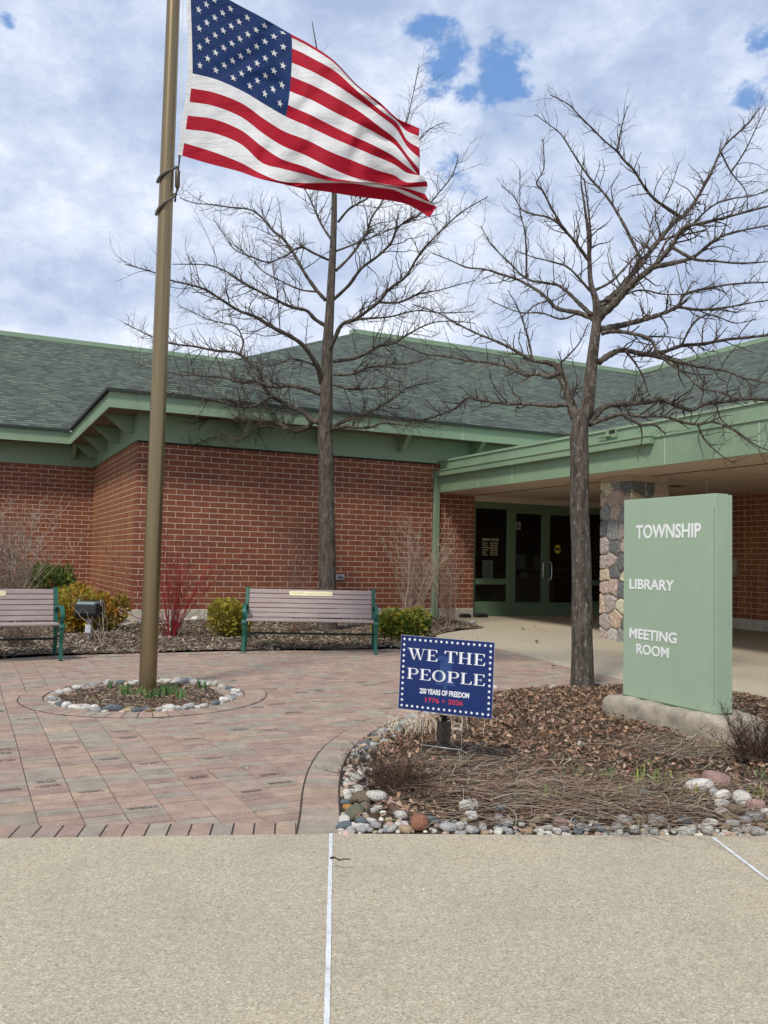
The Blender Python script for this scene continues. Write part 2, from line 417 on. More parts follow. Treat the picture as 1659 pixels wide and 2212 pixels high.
slab('shingle_slope', [(9.89, -15, RH), (ur, -15, hr), (ur, RV, hr), (9.89, -e, RH)], shingle_y)
# rear slopes so the roof is closed
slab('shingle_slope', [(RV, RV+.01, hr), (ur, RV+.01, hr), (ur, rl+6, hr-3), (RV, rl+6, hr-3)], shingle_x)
m = MB(); m.box((RV-.1, RV-.14, hr-.06), (ur+.1, RV+.14, hr+.09)); part('ridge_cap', m, paint, roof, bevel=.01)
m = MB(); m.box((-16, rl-.14, hr-.06), (RV, rl+.14, hr+.09)); part('ridge_cap', m, paint, roof, bevel=.01)
m = MB(); m.box((ur-.14, -15, hr-.06), (ur+.14, RV-.15, hr+.09)); part('ridge_cap', m, paint, roof, bevel=.01)
m = MB(); m.box((-e-.01, -e-.012, RH-.05), (9.9, -e+.02, RH+.004)); m.box((-e-.012, -e+.021, RH-.05), (-e+.02, vl, RH+.004)); m.box((-16, vl-.012, RH-.05), (-e-.013, vl+.02, RH+.004))
part('roof_drip_edge', m, mat('dark_drip_edge', (.03, .04, .035), .8), roof)

# canopy over the entrance
CU = 5.98; CB, CM, CT = 2.35, 2.76, 2.985
can = empty('entrance_canopy', (0, 0, 0)); can.parent = bld
m = MB(); m.box((CU, -15, CB), (CU+.04, -.05, CM)); part('canopy_fascia', m, paint, can)
m = MB(); m.box((CU+.03, -15, CM), (CU+.07, -.05, CT)); m.box((CU+.07, -15, CT-.05), (UR, -.05, CT-.02)); part('canopy_parapet', m, paint, can)
m = MB(); m.box((CU+.008, -15, CT-.0), (CU+.13, -.04, CT+.022)); m.box((CU-.02, -15, CM-.012), (CU+.04, -2.2, CM+.008)); part('coping', m, paint, can, bevel=.003)
m = MB(); m.box((CU+.004, -15, CT-.014), (CU+.03, -.04, CT-.002)); part('coping_edge', m, paint_edge, can)
vend = onu(1404, 945, CU-.08).y
m = MB(); m.box((CU-.10, vend, 2.665), (CU-.001, .0, 2.775)); m.box((CU-.115, vend-.01, 2.765), (CU+.02, .01, 2.79)); part('gutter', m, paint, can, bevel=.004)
m = MB()
for (px, py) in ((1033, 1040), (1436, 960), (1106, 1020), (1640, 930)):
    v_ = onu(px, py, CU).y; m = MB(); m.box((CU-.003, v_-.006, CB+.002), (CU+.002, v_+.006, CM-.02)); part('fascia_joint', m, paint_edge, can)
m = MB(); m.box((CU+.041, -15, CB+.004), (UR, .12, CB+.03)); part('canopy_soffit', m, canopy_soffit, can)
m = MB(); m.box((CU+.95, -15, CB-.003), (CU+.99, .0, CB+.003))
part('soffit_reveal', m, mat('soffit_groove', (.10, .07, .05), .9), can)
m = MB()
for v_ in (-1.5, -3.9, -6.3, -8.7): m.box((CU+1.0, v_, CB+.001), (UR, v_+.008, CB+.003))
m.box((8.6, -15, CB+.001), (8.608, 0, CB+.0025)); part('soffit_joint', m, mat('soffit_line', (.34, .27, .2), .9), can)
q = onu(1460, 1050, 0)
d = ray(1460, 1050); t = (B(0, 0, CB)-EYE).dot(K)/d.z; q = uvh(EYE+d*t)
m = MB(); m.lathe([(.001, -.004), (.11, -.004), (.125, -.012), (.14, -.002)], 20, Matrix.Translation((q.x, q.y, CB+.002))); part('recessed_light', m, mat('recessed_trim', (.12, .1, .08), .5), can)
# scupper in the parapet
q = onu(1322, 944, CU+.03)
m = MB(); m.box((CU+.0, q.y-.13, q.z-.015), (CU+.032, q.y+.11, q.z+.115)); part('scupper', m, frieze_m, can)
m = MB(); m.box((CU-.004, q.y-.10, q.z+.045), (CU+.002, q.y+.03, q.z+.10)); part('scupper_opening', m, black_gap, can)
m = MB(); m.box((CU-.05, q.y-.02, q.z-.0), (CU-.001, q.y+.26, q.z+.035)); part('flashing', m, paint, can, bevel=.01)
# downspout at the corner
m = MB(); m.box((CU-.105, -.095, -.24), (CU-.035, -.03, 2.66)); m.box((CU-.03, -.08, -.24), (CU+.03, -.005, 2.66)); part('downspout', m, paint, bevel=.006)
q = B(CU-.03, -.2, -.215)
m = MB(); m.prism([(CU-.16, -.12), (CU+.04, -.12), (CU+.07, -.38), (CU-.17, -.34)], .035, Matrix.Translation((0, 0, -.235))); part('downspout_outlet', m, mat('white_plastic', (.8, .8, .78), .5), bevel=.006)
# stone pillar with rubble facing
PU, PV0, PV1 = 6.55, -5.08, -4.44; PU1 = 7.27
pil = empty('stone_pillar', (PU, PV0, -.27)); pil.parent = bld
def rubble(w_, h_, seed, xf):
    rr = random.Random(seed); cells = []
    y = 0
    while y < h_+.1:
        rh = rr.uniform(.16, .33); x = -rr.uniform(0, .15)
        while x < w_+.1:
            cw = rr.uniform(.14, .32); cells.append((x+cw/2+rr.uniform(-.03, .03), y+rh/2+rr.uniform(-.07, .07), rr.uniform(.85, 1.2),
              rr.choice([(.42, .34, .29), (.46, .35, .29), (.27, .27, .25), (.52, .45, .34), (.38, .32, .29), (.15, .155, .15), (.50, .38, .28), (.32, .18, .13), (.58, .54, .38), (.50, .42, .30), (.47, .38, .29), (.45, .41, .37)])))
            x += cw
        y += rh
    nx, ny = int(w_/.012), int(h_/.012); vs = []; cs = []
    for j in range(ny+1):
        for i in range(nx+1):
            x, y = w_*i/nx, h_*j/ny
            wx = x+noise.noise(Vector((x*7, y*7, seed)))*.035; wy = y+noise.noise(Vector((x*7, y*7, seed+9)))*.035
            ds = sorted(((math.hypot(wx-c[0], (wy-c[1]))/c[2], k) for k, c in enumerate(cells)))[:2]
            g = ds[1][0]-ds[0][0]; e_ = min(1, g/.045)
            c = cells[ds[0][1]][3]; n_ = 1+noise.fractal(Vector((x*22, y*22, seed)), 1, 2, 4)*.35
            n2_ = noise.noise(Vector((x*60, y*60, seed)))
            if g < .013: c = (.52, .44, .33); d_ = .0
            else: c = tuple(max(.02, q_*n_*(1+.3*n2_)) for q_ in c); d_ = .012+.028*e_+.010*n_+.006*n2_
            if i in (0, nx): d_ = min(d_, .018)
            vs.append(xf(x, y, d_)); cs.append(c)
    m = MB(); m.v = [tuple(v) for v in vs]
    for j in range(ny):
        for i in range(nx):
            a = j*(nx+1)+i; m.f.append((a, a+1, a+nx+2, a+nx+1)); m.c.append(cs[a]); m.mi.append(0)
    return m
rub = mat('rubble_stone', rough=.85, spec=.3, fn=colattr(30, .4, 80))
hp = 2.22+.30
zb = -.30
m = rubble(PV1-PV0+.04, hp, 3, lambda x, y, d: (-d, (PV1-PV0)+.02-x, y)); o = part('stone_facing', m, rub, pil, smooth=True)
m = rubble(PU1-PU+.04, hp, 5, lambda x, y, d: (x-.02, -d, y)); o = part('stone_facing', m, rub, pil, smooth=True)
m = MB(); m.box((0.0, 0.0, 0), (PU1-PU, PV1-PV0, hp)); part('pillar_core', m, stone_base, pil)
m = MB()
for i in range(3):
    a = -.03+i*(.70/3); m.box((-.03, a+.002, hp), (.05, a+.70/3-.002, hp+.16)); 
    a = .052+i*(.70/3); m.box((a, -.03, hp), (a+.70/3-.003, .05, hp+.16))
part('pillar_cap', m, mat('cap_block', (.50, .41, .31), .85, fn=vary((.50, .41, .31), .1, 9)), pil, bevel=.004)

# storefront
SV = .10
z7 = lambda x, y: ((1850+x/2.765)/1.85172, (1850+y/2.765)/1.85172)
sf = empty('storefront', (0, 0, 0)); sf.parent = bld
FL = -.225; HD = 2.23
def bx(name, a, b, mt, parent, bevel=.004):
    m = MB(); m.box(a, b); return part(name, m, mt, parent, bevel=bevel)
def glassfn():
    m = bpy.data.materials.new('dark_glass'); m.use_nodes = True; t = N(m.node_tree); m.node_tree.nodes.clear()
    lw = t.node('ShaderNodeFresnel', ins={0: 1.45}).outputs[0]
    g = t.node('ShaderNodeBsdfGlossy', ins={'Color': (.75, .8, .8, 1), 'Roughness': .02}).outputs[0]
    tr = t.node('ShaderNodeBsdfTransparent', ins={'Color': (.66, .70, .68, 1)}).outputs[0]
    mx = t.node('ShaderNodeMixShader', ins={0: lw, 1: tr, 2: g}).outputs[0]
    t.node('ShaderNodeOutputMaterial', ins={0: mx}); return m
glass = glassfn()
def frame_box(name, x0, x1, z0, z1, w_, mt, parent, y0=SV-.025, y1=SV+.035, bot=None, top=None):
    m = MB(); bot = bot or w_; top = top or w_
    m.box((x0, y0, z0), (x0+w_, y1, z1)); m.box((x1-w_, y0, z0), (x1, y1, z1))
    m.box((x0+w_, y0+.001, z0), (x1-w_, y1-.001, z0+bot)); m.box((x0+w_, y0+.001, z1-top), (x1-w_, y1-.001, z1))
    return part(name, m, mt, parent, bevel=.003)
bx('header', (UE, SV-.04, HD-.11), (UR, SV+.06, HD), door_green, sf)
bx('bulkhead', (UE, SV-.06, HD), (UR, SV+.1, CB+.004), canopy_soffit, sf)
m = MB()
for a, b in ((UE, 6.945), (7.796, 7.877), (9.665, 9.745), (10.49, 10.55)):
    m = MB(); m.box((a, SV-.04, FL), (b, SV+.06, HD-.111)); part('mullion', m, door_green, sf, bevel=.003)
for x0, x1 in ((6.946, 7.795), (9.746, 10.489)):
    wd = empty('sidelight', (0, 0, 0)); wd.parent = sf
    bx('lower_panel', (x0, SV-.03, FL), (x1, SV+.04, .10), door_green, wd)
    frame_box('window_frame', x0, x1, .101, .52, .03, door_green, wd)
    frame_box('window_frame', x0, x1, .521, HD-.112, .03, door_green, wd, bot=.09)
    bx('glass_pane', (x0+.031, SV, .132), (x1-.031, SV+.006, .489), glass, wd, 0)
    bx('glass_pane', (x0+.031, SV, .612), (x1-.031, SV+.006, HD-.143), glass, wd, 0)
for i, (x0, x1) in enumerate(((7.879, 8.769), (8.773, 9.663))):
    dr = empty('door', (x0, SV, FL)); dr.parent = sf
    f = frame_box('door_frame', 0, .89, .012, HD-.112-FL, .105, door_green, dr, -.025, .025, bot=.32, top=.10)
    bx('glass_pane', (.106, -.003, .333), (.784, .003, HD-.212-FL), glass, dr, 0)
    bx('panic_bar', (.10, .03, 1.02), (.79, .075, 1.09), mat('panic_bar_metal', (.22, .22, .2), .4, .6), dr)
    hx = .845 if i == 0 else .045
    hm = MB(); hs_ = 1 if i == 0 else 1
    hm.tube(catmull([(hx, -.025, .83), (hx, -.075, .835), (hx+(-.06 if i == 0 else .06), -.09, .87), (hx+(-.06 if i == 0 else .06), -.09, 1.17), (hx, -.075, 1.215), (hx, -.025, 1.22)], 4), .012, 8)
    part('door_handle', hm, steel, dr, smooth=True)
    if i == 0:
        bx('number_card', (.125, -.006, 1.90), (.235, -.0035, 2.06), mat('card_grey', (.32, .34, .33), .6), dr, 0)
        text('door_number', '6', .17, mat('black_ink', (.01, .01, .01), .5), dr, frame((.133, -.0065, 1.92), (1, 0, 0), (0, 0, 1)), .95, .006, .0004)
        pm = mat('posted_paper', (.30, .30, .28), .8, fn=vary((.30, .30, .28), .12, 25))
        for a, b_, c, d_ in ((.15, .38, 1.10, 1.36), (.60, .77, 1.10, 1.36), (.26, .44, .86, .99)):
            bx('posted_notice', (a, .006, c), (b_, .008, d_), pm, dr, 0)
    else:
        m = MB(); m.lathe([(.001, -.006), (.075, -.006), (.075, -.0035)], 24, Matrix(((1, 0, 0, .33), (0, 1, 0, 0), (0, 0, 1, 1.50), (0, 0, 0, 1))) @ Matrix.Rotation(0, 4, 'X'))
        m = MB(); m.prism([(.33+.08*math.cos(g*.2618), 1.50+.10*math.sin(g*.2618)) for g in range(24)], .002, Matrix(((1, 0, 0, 0), (0, 0, -1, -.0035), (0, 1, 0, 0), (0, 0, 0, 1))))
        part('round_sticker', m, mat('yellow_sticker', (.55, .45, .05), .6), dr)
        bx('sticker_band', (.27, -.0075, 1.48), (.39, -.006, 1.53), blackm, dr, 0)
# hours lettering on the sidelight glass
gold = mat('gold_vinyl', (.62, .54, .30), .5)
def on_glass(px, py): return onv(*z7(px, py), SV)
q = on_glass(218, 862)
text('hours_heading', 'LIBRARY HOURS', .072, gold, sf, frame((q.x, SV-.003, q.z), (1, 0, 0), (0, 0, 1)), .78, .0012, .0005)
days = [('Monday', '10:00 to 8:00'), ('Tuesday', '10:00 to 8:00'), ('Wednesday', '12:00 to 8:00'), ('Thursday', '10:00 to 8:00'), ('Friday', '10:00 to 5:00'), ('Saturday', '10:00 to 4:00')]
for i, (a, b_) in enumerate(days):
    z = q.z-.062-i*.049
    text('hours_line', a, .046, gold, sf, frame((q.x, SV-.003, z), (1, 0, 0), (0, 0, 1)), .85, .0006, .0005)
    text('hours_line', b_, .046, gold, sf, frame((q.x+.19, SV-.003, z), (1, 0, 0), (0, 0, 1)), .80, .0006, .0005)
# dim lobby behind the glass
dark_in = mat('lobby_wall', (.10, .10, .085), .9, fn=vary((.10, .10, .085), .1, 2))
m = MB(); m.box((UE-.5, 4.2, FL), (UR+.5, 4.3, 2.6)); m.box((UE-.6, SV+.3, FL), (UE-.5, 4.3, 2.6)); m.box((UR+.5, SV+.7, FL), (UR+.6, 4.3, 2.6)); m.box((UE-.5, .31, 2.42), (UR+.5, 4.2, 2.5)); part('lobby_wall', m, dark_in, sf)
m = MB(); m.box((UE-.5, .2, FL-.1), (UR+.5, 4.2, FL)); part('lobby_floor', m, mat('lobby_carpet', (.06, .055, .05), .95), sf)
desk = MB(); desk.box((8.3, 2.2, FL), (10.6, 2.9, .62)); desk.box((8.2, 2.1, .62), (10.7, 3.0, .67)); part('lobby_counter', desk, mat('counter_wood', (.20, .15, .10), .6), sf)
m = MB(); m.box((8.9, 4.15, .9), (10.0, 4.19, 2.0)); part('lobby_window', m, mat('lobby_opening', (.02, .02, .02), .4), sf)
# sign holder standing inside the glass
p = on_glass(292, 1110)
hold = empty('sign_holder', B(p.x+.01, SV+.06, FL), TH, label='floor stand holding a white paper notice behind the glass left of the doors', cat='sign stand')
m = MB(); m.box((-.135, 0, 0), (-.125, .01, 1.23)); m.box((.125, 0, 0), (.135, .01, 1.23)); m.box((-.16, -.03, 0), (.16, .13, .012)); m.build('stand_posts', galv, hold)
m = MB(); m.box((-.125, -.006, .80), (.125, -.001, 1.22)); m.build('paper_notice', mat('white_paper', (.85, .87, .88), .7), hold)
m = MB()
for i in range(9): m.box((-.08+.012*(i % 3), -.008, .88+i*.03), (.08-.01*(i % 4), -.0065, .89+i*.03))
m.build('printed_lines', mat('grey_ink', (.35, .35, .36), .8), hold)
# black boxes on the walk by the wall
for i, (u_, w_, h_) in enumerate(((6.60, .22, .085), (6.98, .27, .08))):
    b_ = empty('black_box', B(u_, -.16, -.235-.0*i), TH, label=('low black plastic box on the walk against the stone base' if i == 0 else 'longer low black plastic box on the walk beside the glass sidelight'), cat='box', group='black boxes by the door')
    b_.location.z = G(b_.location.y)+.036
    m = MB(); m.prism([(-w_/2, 0), (w_/2, 0), (w_/2, h_*.7), (w_/2-.04, h_), (-w_/2+.05, h_), (-w_/2, h_*.6)], .14, Matrix(((1, 0, 0, 0), (0, 0, 1, -.07), (0, 1, 0, 0), (0, 0, 0, 1)))); m.build('box_body', blackm, b_, bevel=.008)
    m = MB(); m.box((-w_/2+.05, -.078, h_*.55), (w_/2-.05, .078, h_*.62)); m.build('lid_rim', blackm, b_)
# wall outlet
q = onv(734, 1247, 0)
wo = empty('wall_hydrant', B(q.x, -.002, q.z), TH, label='small grey metal plate set in the brick wall just right of the tree trunk', cat='wall fixture')
m = MB(); m.box((-.09, -.03, -.055), (.09, .0, .055)); m.build('plate', galv, wo, bevel=.008)
m = MB(); m.lathe([(.001, .03), (.018, .03), (.018, .0)], 12, Matrix.Rotation(rad(90), 4, 'X') @ Matrix.Translation((-.02, 0, .03))); m.box((0, -.06, -.008), (.05, -.035, .01)); m.build('valve', blackm, wo)
# notice board on the right wall
nb = empty('notice_board', B(UR-.002, -3.35, .80), TH, label='worn beige notice board on the brick wall right of the green monument sign', cat='notice board')
woodm = mat('beige_board', (.30, .22, .15), .8, fn=vary((.30, .22, .15), .2, 14))
m = MB(); m.box((-.03, -.22, -.02), (0, .40, .345)); m.build('board', woodm, nb, bevel=.004)
m = MB(); m.box((-.037, -.19, .02), (-.031, .3, .30)); m.build('paper_sheet', mat('tan_paper', (.42, .34, .26), .9, fn=vary((.42, .34, .26), .1, 9)), nb)
m = MB()
for i, (a, b_) in enumerate(((-.12, .25), (-.10, .2), (-.05, .15))): m.box((-.0395, a, .20-i*.05), (-.0375, b_, .222-i*.05))
m.box((-.039, .05, .28), (-.0375, .15, .315)); m.build('faded_print', mat('faded_ink', (.06, .045, .04), .9), nb)

# ------------------------------------------------------------------ ground, pavers, walks
def sheet(name, pts, m, off, th=0, **tg):
    mb = MB(); top = [(p[0], p[1], G(p[1])+off) for p in pts]; mb.face(top)
    if th:
        n = len(top)
        for i in range(n):
            a, b_ = top[i], top[(i+1) % n]; mb.face([a, (a[0], a[1], a[2]-th), (b_[0], b_[1], b_[2]-th), b_])
    return mb.build(name, m, None, **tg)
mb = MB(); mb.face([(-900, -60, G(-60)-.05), (900, -60, G(-60)-.05), (900, 60, G(60)-.05), (-900, 60, G(60)-.05)]); mb.face([(-900, 60, G(60)-.05), (900, 60, G(60)-.05), (900, 1500, G(60)-.05), (-900, 1500, G(60)-.05)])
mb.build('ground', mat('far_ground', (.12, .13, .06), .95, fn=vary((.12, .13, .06), .3, .6, .5, 10)), None, kind='structure')
def P2(px, py): p = gp(px, py); return (p.x, p.y)
# plaza field of pavers laid along the building's axes
def toab(x, y): d = Vector((x, y, 0)); return d.dot(U), d.dot(V)
RC = Vector((-2.093, 7.90)); RR = .868
edgeL, edgeM, edgeR = P2(-600, 1822), P2(733, 1804), P2(2300, 1814)
backpts = [P2(*p) for p in ((-700, 1500), (-300, 1450), (0, 1424), (140, 1416), (340, 1410), (520, 1405), (815, 1402), (900, 1396), (1068, 1386), (1400, 1380), (1700, 1470))]
bed_edge_px = [(733, 1804), (735, 1760), (733, 1700), (741, 1655), (760, 1620), (790, 1592), (833, 1566), (900, 1540), (985, 1515), (1080, 1493), (1160, 1484), (1240, 1479), (1345, 1477)]
bed_edge = [Vector((*P2(*p), 0)) for p in bed_edge_px]
def inpoly(x, y, poly):
    c = False; n = len(poly); j = n-1
    for i in range(n):
        xi, yi = poly[i][0], poly[i][1]; xj, yj = poly[j][0], poly[j][1]
        if (yi > y) != (yj > y) and x < (xj-xi)*(y-yi)/(yj-yi)+xi: c = not c
        j = i
    return c
fieldpoly = [edgeL, edgeM]+[(p.x, p.y) for p in bed_edge[1:]]+[P2(1500, 1485), P2(1700, 1470)]+backpts[::-1][1:]
pcols = [(.345, .235, .19), (.365, .255, .205), (.33, .225, .185), (.33, .265, .215), (.315, .26, .21), (.325, .275, .225), (.355, .245, .20), (.38, .28, .21), (.31, .265, .222), (.36, .245, .20), (.335, .25, .205), (.35, .245, .20), (.31, .215, .18)]
plz = empty('brick_plaza', (0, 0, 0), kind='structure')
def paver(mb, corners, off, tilt=True, c=None):      # corners: world xy ccw
    c = c or R.choice(pcols); k = R.uniform(.94, 1.12); c = (c[0]*k*1.0, c[1]*k*1.0, c[2]*k*.94)
    cx = sum(p[0] for p in corners)/len(corners); cy = sum(p[1] for p in corners)/len(corners)
    tx, ty = (R.uniform(-.008, .008), R.uniform(-.008, .008)) if tilt else (0, 0); dz = R.uniform(-.0012, .0012)
    def z(p): return G(p[1])+off+dz+(p[0]-cx)*tx+(p[1]-cy)*ty
    n = len(corners); top = []; low = []
    for p in corners:
        dx, dy = p[0]-cx, p[1]-cy; L = math.hypot(dx, dy); s_ = 1-.0045/L
        top.append((cx+dx*s_, cy+dy*s_, z(p))); low.append((p[0], p[1], z(p)-.006))
    mb.add(top+low, [tuple(range(n))]+[(i, n+i, n+(i+1) % n, (i+1) % n) for i in range(n)], c)
    return (cx, cy, z((cx, cy)))
field = MB(); engr = []
bw, bh, gap = .2015, .1007, .0030
for i in range(-50, 60):
    aoff = R.uniform(0, .1)*0; j = -40+R.choice((0, 1)); jj = 0.
    a0 = i*bw; wav = 0.
    while j < 170:
        span = 2 if R.random() < .13 else 1
        b0 = j*bh; b1 = (j+span)*bh
        cx_, cy_ = a0+bw/2, (b0+b1)/2
        w_ = U*cx_+V*cy_
        if w_.y > 3.3 and w_.y < 13.5 and abs(w_.x) < 12 and inpoly(w_.x, w_.y, fieldpoly) and math.hypot(w_.x-RC.x, w_.y-RC.y) > RR-.15:
            cs = []
            for aa, bb in ((a0+.0012, b0+.0046), (a0+bw-.0012, b0+.0046), (a0+bw-.0012, b1-.0046), (a0+.0012, b1-.0046)):
                q = U*aa+V*bb; q = q+U*(math.sin(bb*2.1+i*.15)*.003+wav)+V*math.sin(aa*1.7)*.006; cs.append((q.x, q.y))
            ctr = paver(field, cs, .03)
            if span == 1 and R.random() < .13 and 4.5 < w_.y < 9 and w_.x < .2: engr.append(ctr)
        j += span
field.build('field_pavers', paver_m, plz)
# engraved marks on some pavers: worn, unreadable rows of strokes
em = MB(); em_c = (.10, .06, .05)
for (cx_, cy_, cz_) in engr:
    for r_ in range(R.choice((2, 3))):
        L_ = R.uniform(.045, .08); x = -L_
        while x < L_:
            ww = R.uniform(.004, .008)
            if R.random() > .14:
                b0 = .022-r_*.019
                q = [Vector((cx_, cy_, 0))+U*(x+sx*ww)+V*(b0+sy*R.uniform(.0055, .0075)) for sx, sy in ((0, -1), (1, -1), (1, 1), (0, 1))]
                em.face([(p.x, p.y, cz_+.0012+(p.y-cy_)*.0115) for p in q], em_c)
            x += ww+.003
em.build('engraved_marks', mat('engraved_recess', (.06, .04, .032), .95), plz)
mb = MB(); mb.face([(p[0], p[1], G(p[1])+.022) for p in [(-14, 3.2), (9, 3.2), (9, 15.2), (-14, 15.2)]]); mb.build('joint_sand', joint_m, plz)
# border bands: pavers set square to an edge curve
def band(curve, width, step, off, side=1):
    mb = MB(); jb = MB(); pts = catmull(curve, 14)
    S = [0]
    for a, b_ in zip(pts, pts[1:]): S.append(S[-1]+(b_-a).length)
    def P(s):
        s = max(0, min(S[-1], s))
        for i in range(len(S)-1):
            if S[i+1] >= s:
                t = (s-S[i])/max(1e-9, S[i+1]-S[i]); p = pts[i].lerp(pts[i+1], t); a = pts[max(0, i-2)]; b_ = pts[min(len(pts)-1, i+3)]
                d = (b_-a).normalized(); return p, Vector((-d.y, d.x, 0))*side
    n = max(1, round(S[-1]/step)); st = S[-1]/n
    for k in range(n):
        g = .0028
        p0, n0 = P(k*st+g); p1, n1 = P((k+1)*st-g)
        q = [p0+n0*.004, p1+n1*.004, p1+n1*(width-.003), p0+n0*(width-.003)]
        if side < 0: q = q[::-1]
        paver(mb, [(v.x, v.y) for v in q], off, False)
        j0, m0 = P(k*st); j1, m1 = P((k+1)*st)
        q = [j0-m0*.004, j1-m1*.004, j1+m1*(width+.007), j0+m0*(width+.007)]
        if side < 0: q = q[::-1]
        jb.face([(v.x, v.y, G(v.y)+off-.0055) for v in q])
    mb.build('border_pavers', paver_m, plz); jb.build('border_joint', joint_m, plz)
band([Vector((RC.x+RR*math.cos(g*math.pi/12), RC.y+RR*math.sin(g*math.pi/12), 0)) for g in range(25)], .20, .100, .0375, -1)
band(bed_edge[::-1], .20, .1, .0375, -1)
band([Vector((*edgeL, 0)), Vector((*P2(200, 1811), 0)), Vector((*P2(640, 1805.5), 0))], .195, .101, .0375, 1)
bk = [Vector((*P2(*p), 0)) for p in ((-500, 1462), (-300, 1446), (0, 1424), (140, 1417), (340, 1411), (520, 1407), (700, 1405), (860, 1402))]
band(bk, .2, .1, .0375, -1)
# front concrete walk
sheet('concrete_walk', [(-14, -6), (14, -6), (14, edgeR[1]+(14-edgeR[0])*.02), edgeR, P2(1659, 1809), edgeM, edgeL, (-14, edgeL[1]-.6)], concrete, .041, .05, kind='structure')
# entrance walk
def W2(px, py): return P2(px, py)
ew = [W2(*p) for p in ((940, 1374), (962, 1368), (1000, 1362), (1048, 1358))]+[(B(6.0, -.85, 0).x, B(6.0, -.85, 0).y), (B(6.3, -.04, 0).x, B(6.3, -.04, 0).y)]
ew += [(B(UE, -.04, 0).x, B(UE, -.04, 0).y), (B(UE, .06, 0).x, B(UE, .06, 0).y), (B(UR, .06, 0).x, B(UR, .06, 0).y), (B(UR, -16, 0).x, B(UR, -16, 0).y), W2(2400, 1600), W2(1900, 1540), W2(1659, 1508), W2(1582, 1492), W2(1345, 1470), W2(1236, 1445), W2(1119, 1412), W2(1050, 1396), W2(975, 1388), W2(946, 1382)]
ent_walk = ew
sheet('entrance_walk', ew, concrete, .041, .04, kind='structure')
def strip(name, a, b_, w_, off, m, wob=0, n=24):
    a = Vector((a[0], a[1], 0)); b_ = Vector((b_[0], b_[1], 0)); d = (b_-a).normalized(); nn = Vector((-d.y, d.x, 0)); mb = MB(); L = []
    for i in range(n+1):
        p = a.lerp(b_, i/n); w1 = w_/2*(1+R.uniform(-wob, wob)); w2 = w_/2*(1+R.uniform(-wob, wob)); L.append((p+nn*w1, p-nn*w2))
    for (p, q), (r_, s_) in zip(L, L[1:]): mb.face([(v.x, v.y, G(v.y)+off) for v in (q, s_, r_, p)])
    return mb.build(name, m, None, kind='structure')
strip('walk_joint', P2(715, 1805), P2(703, 2330), .0165, .0445, caulk, .12, 60)
strip('walk_joint', P2(1540, 1814), P2(1900, 2090), .0165, .0445, caulk, .12, 40)
strip('walk_joint', W2(1119, 1351), W2(1345, 1386), .02, .0445, caulk, .3)
strip('walk_joint', W2(1345, 1386), W2(1900, 1480), .02, .0445, caulk, .3)
strip('walk_joint', W2(1060, 1358), W2(1119, 1351), .01, .0445, mat('grey_joint', (.3, .26, .2), .9), .3)

# beds
def bedh(x, y): return .5*noise.noise(Vector((x*1.3, y*1.3, 0)))*.05+.25*noise.noise(Vector((x*5, y*5, 3)))*.03
def bed(name, inside, x0, x1, y0, y1, step, hfun, **tg):
    nx, ny = int((x1-x0)/step), int((y1-y0)/step); m = MB(); idx = {}
    for j in range(ny+1):
        for i in range(nx+1):
            x, y = x0+i*step, y0+j*step
            if inside(x, y): idx[(i, j)] = len(m.v); m.v.append((x, y, hfun(x, y)))
    for j in range(ny):
        for i in range(nx):
            k = [(i, j), (i+1, j), (i+1, j+1), (i, j+1)]
            if all(q in idx for q in k): m.f.append(tuple(idx[q] for q in k)); m.c.append(None); m.mi.append(0)
    return m.build(name, soil, None, smooth=True, kind='structure')
fb_poly = [(p.x, p.y) for p in catmull(bed_edge, 6)]+[W2(1345, 1470), W2(1582, 1492), W2(1659, 1508), W2(1900, 1540), W2(2300, 1600), edgeR, P2(1659, 1809)]
def dist_poly(x, y, poly):
    b_ = 9e9; p = Vector((x, y))
    for i in range(len(poly)):
        a = Vector(poly[i][:2]); c = Vector(poly[(i+1) % len(poly)][:2]); d = c-a; t = max(0, min(1, (p-a).dot(d)/max(1e-9, d.length_squared))); b_ = min(b_, (a+d*t-p).length)
    return b_
def hf_front(x, y):
    d = dist_poly(x, y, fb_poly); return G(y)+.016+min(1, d/.5)*.06+bedh(x, y)
def front_in(x, y, m_=0): return inpoly(x, y, fb_poly) and (m_ == 0 or dist_poly(x, y, fb_poly) > m_)
bed('planting_bed', lambda x, y: front_in(x, y), -.8, 5.2, 4.1, 8.9, .035, hf_front)
def hf_ring(x, y): return G(y)+.016+.02*max(0, 1-math.hypot(x-RC.x, y-RC.y)/RR)+bedh(x, y)*.4
bed('planting_bed', lambda x, y: math.hypot(x-RC.x, y-RC.y) < RR-.0, RC.x-1, RC.x+1, RC.y-1, RC.y+1, .025, hf_ring)
bkw = [(p.x, p.y) for p in catmull(bk, 4)]
def back_in(x, y):
    u_, v_, _ = uvh(Vector((x, y, 0)))
    if v_ > VL or (v_ > 0 and u_ > 0) or u_ > 6.3: return False
    if inpoly(x, y, ent_walk): return False
    for a, b_ in zip(bkw, bkw[1:]):
        if a[0] <= x <= b_[0]: return y > a[1]+(b_[1]-a[1])*(x-a[0])/(b_[0]-a[0])
    if x > bkw[-1][0]: return y > bkw[-1][1]+(x-bkw[-1][0])*.35
    return y > 10.0
def hf_back(x, y):
    return G(y)+.045+bedh(x, y)*1.2
bed('planting_bed', back_in, -11, 2.6, 9.6, 22, .07, hf_back)

